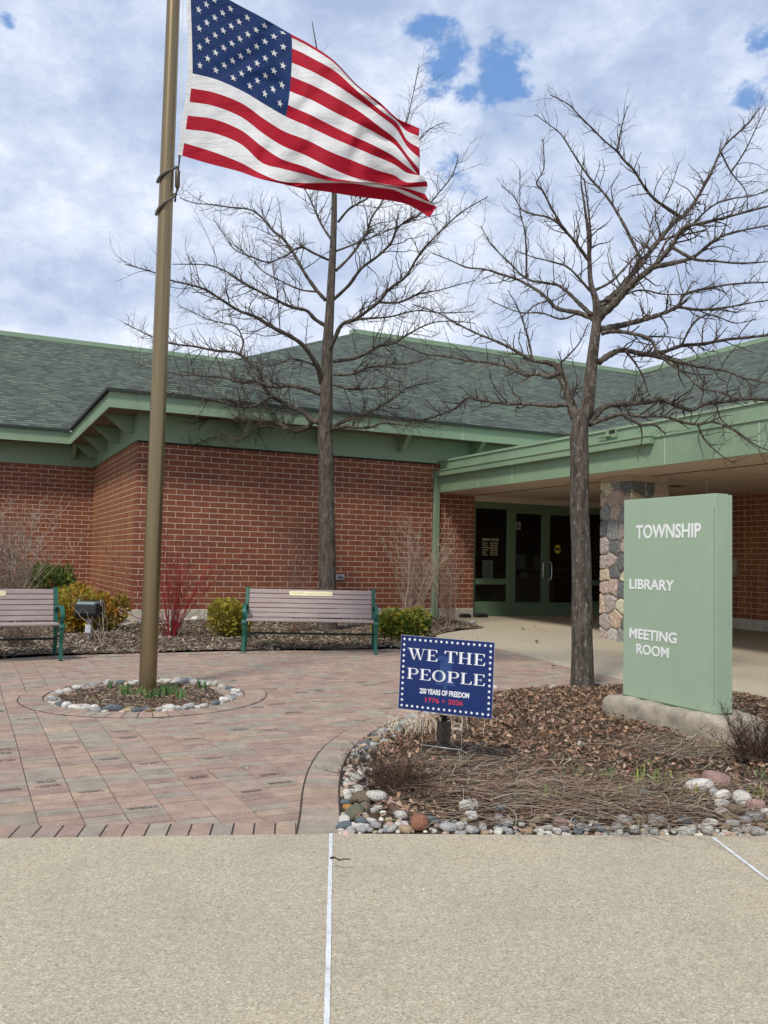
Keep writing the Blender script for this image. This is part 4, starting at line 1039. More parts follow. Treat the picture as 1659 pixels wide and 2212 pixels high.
limbs2 = [
 ([(835, 1185), (870, 1105), (920, 1060), (985, 985), (1050, 905), (1130, 800), (1200, 720), (1240, 690), (1300, 620), (1380, 480), (1430, 370), (1490, 300), (1560, 240), (1620, 160)], 15, 1.6),
 ([(840, 1175), (920, 1100), (1000, 1010), (1100, 930), (1190, 830), (1250, 740), (1350, 715), (1450, 690), (1560, 660), (1700, 625)], 14, 2.5),
 ([(850, 1230), (930, 1215), (1030, 1190), (1130, 1160), (1220, 1120), (1260, 1060), (1380, 1030), (1500, 1010), (1720, 1000)], 12, 2.5),
 ([(1220, 1120), (1320, 1135), (1450, 1125), (1560, 1105), (1720, 1080)], 6, 2),
 ([(825, 1185), (740, 1150), (640, 1130), (590, 1080), (540, 1040), (450, 990), (370, 965), (290, 940), (200, 930), (120, 895), (30, 860)], 9, 1.5),
 ([(805, 1160), (750, 1110), (700, 1060), (650, 1020), (580, 1005), (490, 985), (400, 900), (320, 820), (270, 730)], 8, 1.5),
 ([(800, 900), (780, 880), (720, 800), (670, 740), (610, 640), (570, 560), (540, 520), (575, 450), (570, 310)], 7, 1.5),
 ([(795, 900), (800, 780), (790, 650), (770, 500)], 6, 2),
 ([(1050, 905), (960, 720), (880, 590), (790, 490), (730, 400), (680, 320), (640, 270), (530, 190)], 6, 1.5),
 ([(1240, 690), (1180, 650), (1110, 600), (1060, 540), (1010, 460), (960, 410), (930, 370), (870, 320), (810, 260), (750, 200), (690, 140), (605, 95)], 7, 1.5),
 ([(930, 370), (940, 300), (965, 200), (980, 150)], 3.5, 1.3),
 ([(740, 1690), (715, 1620), (690, 1540), (660, 1460), (640, 1410)], 17, 12),
 ([(655, 1440), (600, 1460), (540, 1445), (480, 1450), (400, 1410), (300, 1390), (200, 1380), (100, 1360), (0, 1350), (-120, 1300)], 9, 1.8),
 ([(640, 1410), (590, 1390), (520, 1380), (430, 1330), (350, 1290), (250, 1250), (150, 1200), (60, 1150), (-60, 1110)], 9, 1.6),
 ([(520, 1380), (500, 1280), (470, 1180), (440, 1110), (400, 1040)], 4.5, 1.4),
 ([(690, 1595), (600, 1600), (480, 1590), (380, 1590), (250, 1570), (200, 1565), (150, 1610), (80, 1640), (0, 1665), (-120, 1670), (-250, 1640), (-380, 1660), (-450, 1720)], 7, 2),
 ([(640, 1410), (700, 1350), (750, 1290), (790, 1200)], 4, 1.5),
 ([(790, 1690), (830, 1640), (880, 1600), (980, 1590), (1080, 1580), (1140, 1570), (1220, 1600), (1290, 1620), (1350, 1590), (1450, 1580), (1560, 1565), (1659, 1570), (1780, 1560)], 12, 5),
 ([(800, 1690), (880, 1660), (960, 1640), (1050, 1650), (1150, 1650), (1250, 1680), (1320, 1690), (1400, 1680), (1500, 1720), (1600, 1790), (1700, 1830)], 8, 2),
 ([(960, 1640), (1040, 1690), (1110, 1690), (1165, 1740)], 6, 2),
 ([(840, 1390), (900, 1350), (960, 1330), (1060, 1350), (1150, 1340), (1240, 1310), (1350, 1300), (1450, 1280), (1560, 1270), (1720, 1250)], 11, 4),
 ([(1060, 1350), (1200, 1380), (1320, 1410), (1450, 1430), (1560, 1470), (1720, 1500)], 7, 2.5),
 ([(960, 1330), (1000, 1370), (1050, 1450), (1085, 1550)], 5, 2),
 ([(855, 1250), (910, 1240), (1000, 1250), (1090, 1280), (1130, 1350), (1190, 1400), (1280, 1460), (1330, 1510), (1450, 1540), (1560, 1590)], 8, 2),
 ([(1100, 930), (1200, 910), (1300, 880), (1400, 800), (1500, 760), (1700, 720)], 9, 2.5),
 ([(1190, 830), (1300, 890), (1400, 900), (1520, 910), (1700, 900)], 6, 2.),
 ([(1130, 800), (1250, 760), (1380, 640), (1480, 600), (1600, 580), (1720, 520)], 5, 1.6),
 ([(1430, 370), (1480, 470), (1550, 560), (1560, 650)], 3.5, 1.4),
 ([(1480, 470), (1540, 380), (1600, 260), (1645, 160)], 3.5, 1.4),
 ([(670, 740), (600, 690), (480, 660), (430, 590), (370, 535)], 4, 1.3),
 ([(490, 985), (490, 850), (480, 740), (460, 660), (460, 460)], 4, 1.3),
 ([(830, 1080), (760, 1000), (690, 930), (600, 900), (520, 880), (440, 850)], 5, 1.4),
 ([(825, 1040), (900, 1000), (960, 940), (1040, 850), (1080, 800), (1100, 700), (1180, 560), (1230, 420)], 5, 1.4),
 ([(820, 1100), (920, 1080), (1040, 1040), (1150, 1060), (1260, 1060)], 5, 1.8),
 ([(1320, 1690), (1350, 1760), (1420, 1830), (1500, 1880)], 3.5, 1.3),
 ([(1240, 1310), (1300, 1200), (1380, 1160), (1500, 1200), (1600, 1180)], 4, 1.4),
 ([(740, 1150), (660, 1180), (560, 1150), (470, 1150), (380, 1120), (300, 1080)], 4, 1.4)]
make_tree('oak_tree', trunk2, limbs2, 8.75, T2, bark2, 23, 'lichen spotted bare oak tree in the front bed beside the green monument sign', 19, .52, 1.32, {})

# ------------------------------------------------------------------ bare shrubs
def bare_shrub(name, px, py, Y, n, hgt, spread, r0, cols, lab, twd=7., lean=(0, 0), side=.35, grp=None):
    rr = random.Random(hash(lab) % 1000 if False else len(lab)*7+n); base = at(px, py, Y); base.z = G(Y)+.04
    root = empty(name, base, 0, label=lab, cat='shrub', group=grp)
    mb = MB(); tw = MB()
    for i in range(n):
        a = rr.uniform(0, 6.28); s_ = abs(rr.gauss(0, spread)); H = hgt*rr.uniform(.55, 1.05); p = Vector((math.cos(a)*.05*rr.random()*3, math.sin(a)*.05*rr.random()*3, -.03)); P_ = [p.copy()]
        dx, dy = math.cos(a)*s_+lean[0], math.sin(a)*s_*.6+lean[1]; k = 7
        for j in range(1, k+1):
            t = j/k; q = Vector((p.x+dx*t**1.25*H, p.y+dy*t**1.25*H, H*t*(1-.12*t*s_)))+Vector((rr.gauss(0, .012), rr.gauss(0, .012), 0)); P_.append(q)
        R_ = [r0*(1-.72*j/k) for j in range(k+1)]; c = jit(rr.choice(cols), .2); mb.tube(P_, R_, 5, c, False)
        for j in range(2, k+1):
            for _ in range(int(twd*side)+(1 if rr.random() < .5 else 0)):
                q = P_[j-1].lerp(P_[j], rr.random()); g = rr.uniform(0, 6.28); d = Vector((math.cos(g), math.sin(g), rr.uniform(.4, 1.6))).normalized(); L = hgt*rr.uniform(.08, .26); P2_ = [q]
                for s in range(3): d = (d+Vector((rr.gauss(0, .2), rr.gauss(0, .2), rr.gauss(0.05, .15)))).normalized(); P2_.append(P2_[-1]+d*L/3)
                tw.tube(P2_, [r0*.38, r0*.32, r0*.26, r0*.18], 3, c, False)
                for s in range(1, 4):
                    if rr.random() < .6:
                        d2 = (d+Vector((rr.gauss(0, .6), rr.gauss(0, .6), rr.gauss(0, .4)))).normalized(); tw.tube([P2_[s], P2_[s]+d2*L*.35], [r0*.25, r0*.15], 3, c, False)
    mb.build('stems', twig_m, root); tw.build('twigs', twig_m, root, kind='stuff'); return root
bare_shrub('dogwood_shrub', 372, 1368, 12.9, 34, 1.62, .95, .0065, [(.22, .022, .026), (.30, .028, .032), (.15, .03, .03)], 'red stemmed bare dogwood shrub beside the flagpole against the brick wall', 5, (.0, 0), .22)
bare_shrub('bare_shrub', 18, 1330, 14.5, 26, 1.95, .33, .011, [(.40, .33, .27), (.30, .22, .17), (.34, .24, .2)], 'pale leafless shrub with many stems at the left edge behind the bench', 9, (.05, 0), .45)
bare_shrub('bare_shrub', 640, 1372, 14.0, 12, 1.85, .25, .006, [(.16, .08, .06), (.22, .13, .1)], 'thin dark leafless shrub behind the long bench, left of the oak trunk', 5, (0, 0), .25)
bare_shrub('bare_shrub', 886, 1360, 14.9, 20, 1.85, .24, .009, [(.36, .29, .22), (.28, .21, .16)], 'tall pale leafless shrub with upright stems left of the green downspout', 6, (.12, 0), .35)
bare_shrub('bare_shrub', 968, 1345, 16.0, 18, 1.6, .20, .0075, [(.26, .17, .12), (.34, .25, .19)], 'brown leafless arching shrub at the foot of the green downspout', 6, (-.04, -.05), .4)
bare_shrub('dead_perennial', 1643, 1668, 5.55, 44, .42, .55, .0032, [(.060, .030, .022), (.09, .05, .035), (.04, .022, .018)], 'dark brown dead perennial clump at the right edge of the front bed', 8, (0, 0), .5)
bare_shrub('dead_perennial', 790, 1660, 5.45, 22, .12, .8, .0026, [(.07, .045, .035), (.10, .07, .05)], 'low dark dead perennial spilling over the curved stone edging', 8, (0, 0), .4)
bare_shrub('dead_perennial', 850, 1718, 4.9, 90, .17, 1.1, .0024, [(.075, .045, .032), (.12, .08, .055), (.05, .03, .022)], 'matted dark brown dead groundcover at the left of the front bed', 8, (0, 0), .4)
bare_shrub('dead_perennial', 985, 1770, 4.65, 60, .11, 1.3, .0024, [(.06, .035, .028), (.10, .06, .045)], 'low dark dead mat behind the upright cream stone', 8, (0, 0), .4)
bare_shrub('dead_perennial', 1480, 1628, 5.9, 34, .13, 1.0, .0024, [(.12, .09, .06), (.2, .15, .1)], 'small brown dead clump in front of the sign base', 6, (0, 0), .4)
bare_shrub('dead_perennial', 445, 1368, 12.6, 10, .45, .35, .005, [(.16, .08, .05), (.28, .2, .13)], 'dry stalks with brown heads between the dogwood and the long bench', 5, (0, 0), .3)
bare_shrub('dead_perennial', 225, 1395, 11.6, 10, .55, .5, .006, [(.42, .34, .23), (.30, .22, .15)], 'pale broken dry stalks beside the left bench', 3, (0, 0), .1)
bare_shrub('dead_perennial', 40, 1400, 11.2, 50, .3, .9, .004, [(.2, .15, .11), (.12, .09, .07)], 'tangle of dead stems under the left bench', 8, (0, 0), .4)

# evergreen shrubs
needle_m = mat('evergreen_needles', rough=.6, spec=.3, fn=colattr())
def evergreen(px, py, Y, rx, ry, rz, top, bronze, lab, n=5200):
    rr = random.Random(len(lab)+n); base = at(px, py, Y); base.z = G(Y)+.02; root = empty('evergreen_shrub', base, 0, label=lab, cat='shrub', group='evergreen shrubs along the wall')
    mb = MB()
    lobes = [(Vector((rr.uniform(-.65, .65)*rx, rr.uniform(-.6, .6)*ry, rz*rr.uniform(.45, .8))), rr.uniform(.38, .6)) for _ in range(11)]
    for i in range(n):
        c, s_ = rr.choice(lobes); d = Vector((rr.gauss(0, 1), rr.gauss(0, 1), rr.gauss(0, 1))).normalized(); rad_ = rr.random()**.35
        p = c+Vector((d.x*rx*s_, d.y*ry*s_, d.z*rz*s_*.9))*rad_
        if p.z < .02: p.z = rr.uniform(.02, .2)*rz
        out = (d+Vector((0, 0, .5))+Vector((rr.gauss(0, .4), rr.gauss(0, .4), rr.gauss(0, .3)))).normalized(); sd = out.cross(Vector((rr.gauss(0, 1), rr.gauss(0, 1), rr.gauss(0, 1)))).normalized()
        L = rr.uniform(.03, .07); w_ = L*.22
        hi = noise.noise(p*3+Vector((px, 0, 0)))
        col_ = bronze if rr.random() < .45+hi*.8 and rad_ > .6 else top
        col_ = jit(col_, .3)
        mb.face([p-sd*w_, p+sd*w_, p+out*L+sd*w_*.5, p+out*L-sd*w_*.5], col_)
        for sg in (-1, 1):
            q = p+out*L*.45; e_ = (out+sd*sg*1.1).normalized(); mb.face([q, q+e_*L*.6-out*w_*.5, q+e_*L*.62+out*w_*.5, q+out*w_], col_)
    mb.build('foliage', needle_m, root)
    st = MB()
    for i in range(6): a = i*1.05; st.tube([(0, 0, -.05), (math.cos(a)*rx*.3, math.sin(a)*ry*.3, rz*.4), (math.cos(a)*rx*.6, math.sin(a)*ry*.5, rz*.75)], [.014, .01, .005], 5)
    st.build('stem', bark1, root); return root
gA = (.13, .18, .03); gB = (.29, .23, .03); gO = (.42, .22, .025); gG = (.34, .30, .04); gD = (.08, .13, .03)
evergreen(122, 1345, 16.6, .62, .4, .84, gD, gA, 'dark green evergreen shrub in the corner between the brick walls', 5200)
evergreen(148, 1352, 14.6, .46, .4, .56, gG, gO, 'golden evergreen shrub behind the left bench', 5000)
evergreen(160, 1385, 13.2, .38, .34, .46, gB, gO, 'bronze tinged low evergreen shrub behind the black floodlight', 4200)
evergreen(226, 1368, 13.6, .34, .32, .50, gB, gO, 'orange tipped evergreen shrub right of the black floodlight', 4200)
evergreen(488, 1382, 12.9, .35, .34, .50, gG, gB, 'yellow green evergreen shrub touching the left end of the long bench', 4200)
evergreen(868, 1380, 13.2, .42, .36, .40, gA, gB, 'low green evergreen shrub right of the long bench', 4200)

# ------------------------------------------------------------------ benches
slatfn = mat('composite_slat', rough=.6, spec=.35, fn=lambda t, v, b: (bump(t, b, t.noise(t.vm('MULTIPLY', v, (1., 60., 60.)), 3, 4), .12, .003), t.ramp(t.noise(t.vm('MULTIPLY', v, (1., 12., 12.)), 3, 6, .6), [(.3, (.30, .235, .22)), (.7, (.40, .325, .30))]))[1])
iron = mat('green_cast_iron', (.012, .10, .07), .4, fn=vary((.012, .105, .072), .15, 8, .1, 60))
dkiron = mat('dark_iron', (.008, .03, .025), .5)
plaque_m = mat('brass_plaque', (.78, .72, .42), .35, .3, fn=vary((.80, .73, .44), .06, 9))
def make_bench():
    root = empty('park_bench', (0, 0, 0))
    for sx in (-1, 1):
        fr = MB(); x = sx*.905
        def bar(pts, w_, th):     # flat bar following pts (y, z); w_ across x
            pp = catmull([Vector((0, a, b_)) for a, b_ in pts], 5)
            k0 = len(fr.v)
            for i, p in enumerate(pp):
                t = (pp[min(i+1, len(pp)-1)]-pp[max(0, i-1)]).normalized(); nn = Vector((0, -t.z, t.y))
                tt = th(i/(len(pp)-1)) if callable(th) else th
                for a, b_ in ((-1, -1), (1, -1), (1, 1), (-1, 1)): fr.v.append(tuple(Vector((x+a*w_/2, 0, 0))+p+nn*b_*tt/2))
            for i in range(len(pp)-1):
                for j in range(4): fr.f.append((k0+4*i+j, k0+4*i+(j+1) % 4, k0+4*i+4+(j+1) % 4, k0+4*i+4+j)); fr.c.append(None); fr.mi.append(0)
            fr.f.append((k0, k0+1, k0+2, k0+3)); fr.f.append((k0+4*len(pp)-1, k0+4*len(pp)-2, k0+4*len(pp)-3, k0+4*len(pp)-4)); fr.c += [None]*2; fr.mi += [0]*2
        bar([(.36, .865), (.30, .70), (.25, .55), (.22, .42), (.22, .36)], .05, .05)
        o = None
        fr.build('back_post', iron, root, bevel=.005)
        fr = MB(); bar([(.24, .58), (.10, .635), (-.08, .65), (-.22, .63), (-.295, .56), (-.27, .48), (-.23, .44)], .05, .022); fr.build('armrest', iron, root, bevel=.004)
        fr = MB(); bar([(-.24, .45), (-.26, .34), (-.235, .22), (-.255, .08), (-.275, .0)], .045, lambda t: .06-.022*t); fr.build('leg', iron, root, bevel=.005)
        fr = MB(); bar([(.22, .40), (.20, .28), (.23, .12), (.27, .0)], .045, lambda t: .055-.02*t); fr.build('leg', iron, root, bevel=.005)
        fr = MB(); bar([(-.25, .395), (0, .385), (.24, .375)], .04, .04); fr.lathe([(.001, -.035), (.034, -.035), (.04, -.02), (.04, .02), (.034, .035), (.001, .035)], 14, Matrix.Translation((x, -.262, .405)) @ Matrix.Rotation(rad(90), 4, 'Y')); fr.build('seat_rail', iron, root, bevel=.003)
    for k in range(6):
        t = (k+.5)/6; y = .225+.128*t+.0; z = .45+.40*t; a = math.atan2(.128, .40)
        m = MB(); M_ = Matrix.Translation((0, y-.03, z)) @ Matrix.Rotation(-a, 4, 'X'); m.box((-.875, -.012, -.0305), (.875, .012, .0305), M=M_); m.build('back_slat', slatfn, root, bevel=.006)
    for k in range(4):
        m = MB(); y = -.235+k*.115; m.box((-.875, y-.052, .425-.004*k), (.875, y+.052, .455-.004*k)); m.build('seat_slat', slatfn, root, bevel=.008)
    m = MB(); m.tube([(-.9, .0, .245), (.9, .0, .245)], .014, 8); m.build('stretcher', dkiron, root, smooth=True)
    M_ = Matrix.Translation((0, .225+.128*.86-.045, .45+.40*.86)) @ Matrix.Rotation(-math.atan2(.128, .40), 4, 'X')
    m = MB(); m.box((-.31, -.004, -.033), (.31, .002, .033), M=M_); pq = m.build('plaque', plaque_m, root, bevel=.001)
    m = MB()
    for i, (a, b_, z) in enumerate(((-.28, -.10, .015), (-.28, .28, -.002), (-.02, .02, -.02))):
        m.box((a, -.0052, z-.0015), (b_, -.0041, z+.0015), M=M_)
    for sx in (-.298, .298):
        for sz in (-.024, .024): m.box((sx-.004, -.006, sz-.004), (sx+.004, -.0041, sz+.004), M=M_)
    m.build('plaque_engraving', mat('engraving', (.35, .3, .15), .6), pq)
    return root
bA = gp(523, 1412); bB = gp(810.5, 1411); bc = (bA+bB)/2; yaw = rad(5); print('bench', (bB-bA).length, math.degrees(yaw))
bench = make_bench()
tag(bench, 'long grey slatted green framed bench standing whole in the centre before the brick wall', 'bench', 'memorial benches around the plaza')
fw = Vector((-math.sin(yaw), math.cos(yaw), 0))
bench.location = bc+fw*.257; bench.location.z = G(bc.y)+.034; bench.rotation_euler.z = yaw; bench.scale = (.935,)*3
b2 = copy_tree(bench); tag(b2, 'grey slatted bench with green iron frame cut off by the left edge of the photo', 'bench')
yaw2 = rad(29); f_ = gp(131, 1427); ax = Vector((math.cos(yaw2), math.sin(yaw2), 0)); fw = Vector((-math.sin(yaw2), math.cos(yaw2), 0))
loc = f_-ax*.846+fw*.257; b2.location = (loc.x, loc.y, G(loc.y)+.036); b2.rotation_euler.z = yaw2

# ------------------------------------------------------------------ floodlight on a post
q = gp(192, 1383); Yq = q.y
fl = empty('floodlight', (q.x, q.y, G(q.y)+.02), rad(-8), label='black box floodlight on a short grey post with a small grey junction box', cat='floodlight')
k_ = Yq/FPX
m = MB(); m.box((-.014, -.014, 0), (.014, .014, 50*k_)); m.build('post', galv, fl)
m = MB(); m.box((-.042, -.05, 18*k_), (.042, -.015, 36*k_)); m.build('junction_box', mat('grey_box', (.55, .57, .58), .5), fl, bevel=.006)
m = MB(); m.prism([(-.10, 49*k_), (.10, 52*k_), (.15, 78*k_), (.13, 86*k_), (-.15, 80*k_), (-.16, 60*k_)], 48*k_, Matrix(((0, 0, 1, -24*k_), (1, 0, 0, 0), (0, 1, 0, 0), (0, 0, 0, 1)))); m.build('lamp_housing', blackm, fl, bevel=.01)
m = MB(); m.box((-20*k_, -.14, 79*k_), (20*k_, .10, 84*k_)); m.build('lens', mat('lens_glass', (.30, .40, .38), .2), fl, bevel=.004)
m = MB(); m.box((-.035, -.03, 42*k_), (.035, .03, 54*k_)); m.box((-25.5*k_, -.02, 76*k_), (-23.5*k_, .03, 90*k_)); m.box((23.5*k_, -.02, 76*k_), (25.5*k_, .03, 90*k_)); m.build('bracket', galv, fl)

# ------------------------------------------------------------------ flagpole and flag
PY = gp(319, 1491).y
pb, pt = at(318.5, 1494, PY), at(377, -60, PY)
def pole_at(s): return pb.lerp(pt, s)
fp = empty('flagpole', pb, 0, label='tall bronze flagpole rising from the stone ring', cat='flagpole')
bronze = mat('bronze_metal', (.22, .165, .09), .33, .85, fn=lambda t, v, b: t.ramp(t.noise(t.vm('MULTIPLY', v, (30., 30., .6)), 2, 5, .6), [(.3, (.24, .18, .10)), (.7, (.30, .225, .125))]))
r0, r1 = 37.5/2/FPX*PY, 28.5/2/FPX*PY
m = MB(); m.tube([pole_at(t/10) for t in range(-1, 12)], [r0+(r1-r0)*t/10 for t in range(-1, 12)], 40); m.build('pole', bronze, fp, smooth=True, world=True)
beadm = mat('bead_grey', (.13, .115, .09), .6); chainm = mat('dark_steel', (.06, .055, .05), .4, .6)
def spole(py): s = (1494-py)/(1494+60); return pole_at(s), r0+(r1-r0)*s
for (pl, pr) in ((412, 372), (483, 432)):
    P_ = []
    for i in range(26):
        g = math.pi*(1.12+.98*i/25); c, rr_ = spole(pl+(pr-pl)*(i/25)); P_.append(Vector((c.x+math.cos(g)*(rr_+.016), c.y+math.sin(g)*(rr_+.016), c.z)))
    m = MB(); 
    for p in P_: m.lathe([(.001, -.011), (.010, -.009), (.0165, 0), (.010, .009), (.001, .011)], 9, Matrix.Translation(p))
    m.tube(P_, .006, 6); m.build('bead_ring', beadm, fp, smooth=True, world=True)
c, rr_ = spole(400)
hx = c.x+rr_+.02; Yh = PY-.03
def hp(px, py): return at(px, py, PY-.02)
m = MB(); m.tube([hp(388, 338), hp(387, 352), hp(385, 366)], [.010, .006, .010], 7); m.tube([hp(384, 405), hp(380, 420), hp(378, 436)], [.012, .007, .010], 7)
for (a, b_) in (((388, 337), .014), ((387, 350), .012), ((384, 362), .012), ((383, 408), .014), ((381, 420), .013), ((378, 432), .014)): m.lathe([(.001, -.013), (b_, 0), (.001, .013)], 8, Matrix.Translation(hp(*a)))
m.build('snap_hook', chainm, fp, world=True)
m = MB(); m.tube([hp(384, 366), hp(384, 370), hp(383, 403), hp(383, 407)], [.012, .024, .024, .012], 12); m.build('counterweight', mat('brown_steel', (.10, .075, .05), .5, .4), fp, smooth=True, world=True)
m = MB(); m.tube([hp(388, 338), hp(390, 200), hp(393, 60), hp(396, -70)], .003, 5); m.tube([hp(391, 338), hp(393, 180), hp(397, -70)], .0025, 5); m.build('halyard', mat('white_rope', (.7, .7, .68), .7), fp, world=True)
# flag
FC = lambda x, y: (270+x/2.3632, y/2.3632)
SG = {0.: [(330, -115), (333, -45), (336, 25), (338, 95), (341, 165), (343, 235), (344, 305), (345, 375), (337, 450), (330, 520), (320, 590), (310, 660), (302, 730), (292, 795)],
 .1: [(455, -45), (457, 20), (459, 85), (460, 150), (462, 213), (463, 277), (464, 341), (464, 405), (460, 474), (457, 542), (453, 608), (448, 678), (440, 772), (430, 836)],
 .2: [(580, 25), (582, 88), (585, 150), (588, 213), (591, 276), (594, 340), (597, 402), (600, 465), (597, 528), (594, 598), (591, 664), (590, 735), (585, 828), (578, 874)],
 .3: [(712, 95), (714, 150), (715, 208), (716, 268), (717, 330), (717, 394), (715, 458), (712, 532), (708, 606), (703, 680), (700, 748), (698, 830), (692, 885), (686, 912)],
 .4: [(845, 172), (852, 194), (853, 247), (852, 320), (848, 390), (842, 465), (833, 535), (822, 595), (812, 670), (806, 745), (800, 812), (798, 860), (795, 925), (790, 936)],
 .5: [(955, 232), (960, 250), (962, 300), (962, 368), (958, 436), (952, 510), (945, 585), (935, 645), (928, 715), (922, 793), (915, 850), (912, 888), (910, 934), (905, 962)],
 .6: [(1070, 312), (1075, 328), (1076, 366), (1076, 432), (1072, 496), (1068, 572), (1062, 645), (1055, 702), (1050, 775), (1046, 855), (1042, 903), (1040, 922), (1038, 934), (1035, 980)],
 .7: [(1185, 432), (1190, 446), (1190, 468), (1190, 508), (1186, 562), (1182, 628), (1178, 700), (1172, 752), (1168, 822), (1165, 905), (1164, 925), (1164, 930), (1163, 936), (1160, 1000)],
 .8: [(1300, 522), (1305, 542), (1303, 562), (1302, 590), (1298, 645), (1295, 688), (1290, 752), (1285, 800), (1285, 868), (1284, 932), (1284, 936), (1284, 940), (1285, 957), (1285, 1016)],
 .88: [(1385, 600), (1390, 618), (1388, 628), (1382, 655), (1378, 708), (1378, 740), (1375, 800), (1372, 838), (1370, 893), (1370, 946), (1370, 950), (1370, 955), (1372, 970), (1375, 1028)],
 .93: [(1440, 628), (1437, 668), (1440, 715), (1442, 750), (1440, 790), (1440, 815), (1440, 850), (1440, 882), (1438, 930), (1440, 955), (1440, 962), (1445, 980), (1455, 1005), (1455, 1050)],
 1.: [(1503, 655), (1501, 695), (1504, 755), (1506, 808), (1504, 865), (1506, 912), (1514, 905), (1520, 898), (1540, 925), (1546, 952), (1532, 990), (1560, 1036), (1592, 1055), (1555, 1110)]}
sk = sorted(SG)
def flag_pt(s, v):
    i = max(0, min(len(sk)-2, next((j for j in range(len(sk)-1) if sk[j+1] >= s), len(sk)-2))); t = (s-sk[i])/(sk[i+1]-sk[i])
    j = min(12, int(v)); f_ = v-j
    def P(k):
        k = max(0, min(len(sk)-1, k)); a, b_ = SG[sk[k]][j], SG[sk[k]][j+1]; return Vector((a[0]+(b_[0]-a[0])*f_, a[1]+(b_[1]-a[1])*f_))
    p0, p1, p2, p3 = P(i-1), P(i), P(i+1), P(i+2); m1 = (p2-p0)*.5; m2 = (p3-p1)*.5
    if i == 0: m1 = (p2-p1)
    q = p1*(2*t**3-3*t*t+1)+m1*(t**3-2*t*t+t)+p2*(-2*t**3+3*t*t)+m2*(t**3-t*t)
    vv = v/13
    dep = -.32*s+.13*math.sin(6.2*s+1.6*vv)*min(1, s*4)+.06*math.sin(15*s-5*vv)*min(1, s*3)+.10*max(0, s-.75)*math.sin(22*s+6*vv)*2
    dep += .45*max(0, vv-.84)*math.sin(3.14*min(1, max(0, (s-.35)/.6)))*2+.02*math.sin(40*s+18*vv+4*noise.noise(Vector((s*6, vv*5, 0))))*min(1, s*3)
    return at(*FC(q.x, q.y), PY-.02+dep)
fl_e = empty('american_flag', at(*FC(292, 795), PY), 0, label='large red white and blue star spangled flag flying from the bronze pole', cat='flag')
def cloth(base, rough=.75):
    def f(t, v, b):
        n = t.noise(v, 9, 5, .6); st = t.noise(t.vm('MULTIPLY', v, (3., 3., 9.)), 2.2, 5, .6)
        bump(t, b, t.m('ADD', st, t.m('MULTIPLY', t.noise(v, 300, 2), .15)), .5, .03)
        return t.ramp(n, [(.3, tuple(x*.92 for x in base)), (.7, tuple(min(1, x*1.06) for x in base))])
    return f
def clothmat(name, c):
    m_ = mat(name, c, .7, 0, .25, fn=cloth(c)); b = m_.node_tree.nodes['Principled BSDF']; t = N(m_.node_tree)
    tr = t.node('ShaderNodeBsdfTranslucent', ins={'Color': (*c, 1)}); mx = t.node('ShaderNodeMixShader', ins={0: .22, 1: b.outputs[0], 2: tr.outputs[0]})
    m_.node_tree.links.new(mx.outputs[0], m_.node_tree.nodes['Material Output'].inputs[0]); return m_
red_c, white_c, blue_c = clothmat('red_cloth', (.42, .004, .022)), clothmat('white_cloth', (.80, .79, .78)), clothmat('blue_cloth', (.009, .034, .128))
for i in range(13):
    m = MB(); s0 = .4 if i < 7 else 0.; ns = int(150*(1-s0)); nv = 6
    for a in range(ns+1):
        for b_ in range(nv+1): m.v.append(tuple(flag_pt(s0+(1-s0)*a/ns, i+b_/nv)))
    for a in range(ns):
        for b_ in range(nv): k = a*(nv+1)+b_; m.f.append((k, k+1, k+nv+2, k+nv+1)); m.c.append(None); m.mi.append(0)
    m.build('stripe', red_c if i % 2 == 0 else white_c, fl_e, smooth=True, world=True)
m = MB()
for a in range(61):
    for b_ in range(43): m.v.append(tuple(flag_pt(.4*a/60, 7*b_/42)))
for a in range(60):
    for b_ in range(42): k = a*43+b_; m.f.append((k, k+1, k+44, k+43)); m.c.append(None); m.mi.append(0)
m.build('canton', blue_c, fl_e, smooth=True, world=True)
m = MB()
for k in range(28): 
    v0, v1 = 13*k/28, 13*(k+1)/28; a, b_ = flag_pt(0, v0), flag_pt(0, v1); off = (flag_pt(.02, v0)-flag_pt(0, v0)).normalized()*-.045
    m.face([a+off, b_+off, b_, a])
    m.face([a+off+Vector((0, .006, 0)), a+Vector((0, .006, 0)), b_+Vector((0, .006, 0)), b_+off+Vector((0, .006, 0))])
m.build('heading_tape', white_c, fl_e, world=True)
def star_pts(r_, k=.40): return [(math.sin(i*math.pi/5)*(r_ if i % 2 == 0 else r_*k), math.cos(i*math.pi/5)*(r_ if i % 2 == 0 else r_*k)) for i in range(10)]
nrm_front = Vector((0, -1, 0))
for r_ in range(9):
    for c in range(6 if r_ % 2 == 0 else 5):
        u_ = (2*c+1 if r_ % 2 == 0 else 2*c+2)/12; v_ = (r_+1)/10
        ctr = flag_pt(.4*u_, 7*v_); pts = []
        for x, y in star_pts(1., .40):
            su = .4*u_+x*.0135; sv = 7*v_-y*.30; p = flag_pt(max(0.001, su), sv); pts.append(p-Vector((0, .006, 0)))
        stm = MB(); n0 = 0; stm.v.append(tuple(ctr-Vector((0, .006, 0)))); stm.v += [tuple(p) for p in pts]
        for i in range(10): stm.f.append((n0, n0+1+i, n0+1+(i+1) % 10)); stm.c.append(None); stm.mi.append(0)
        stm.build('star', white_c, fl_e, world=True)

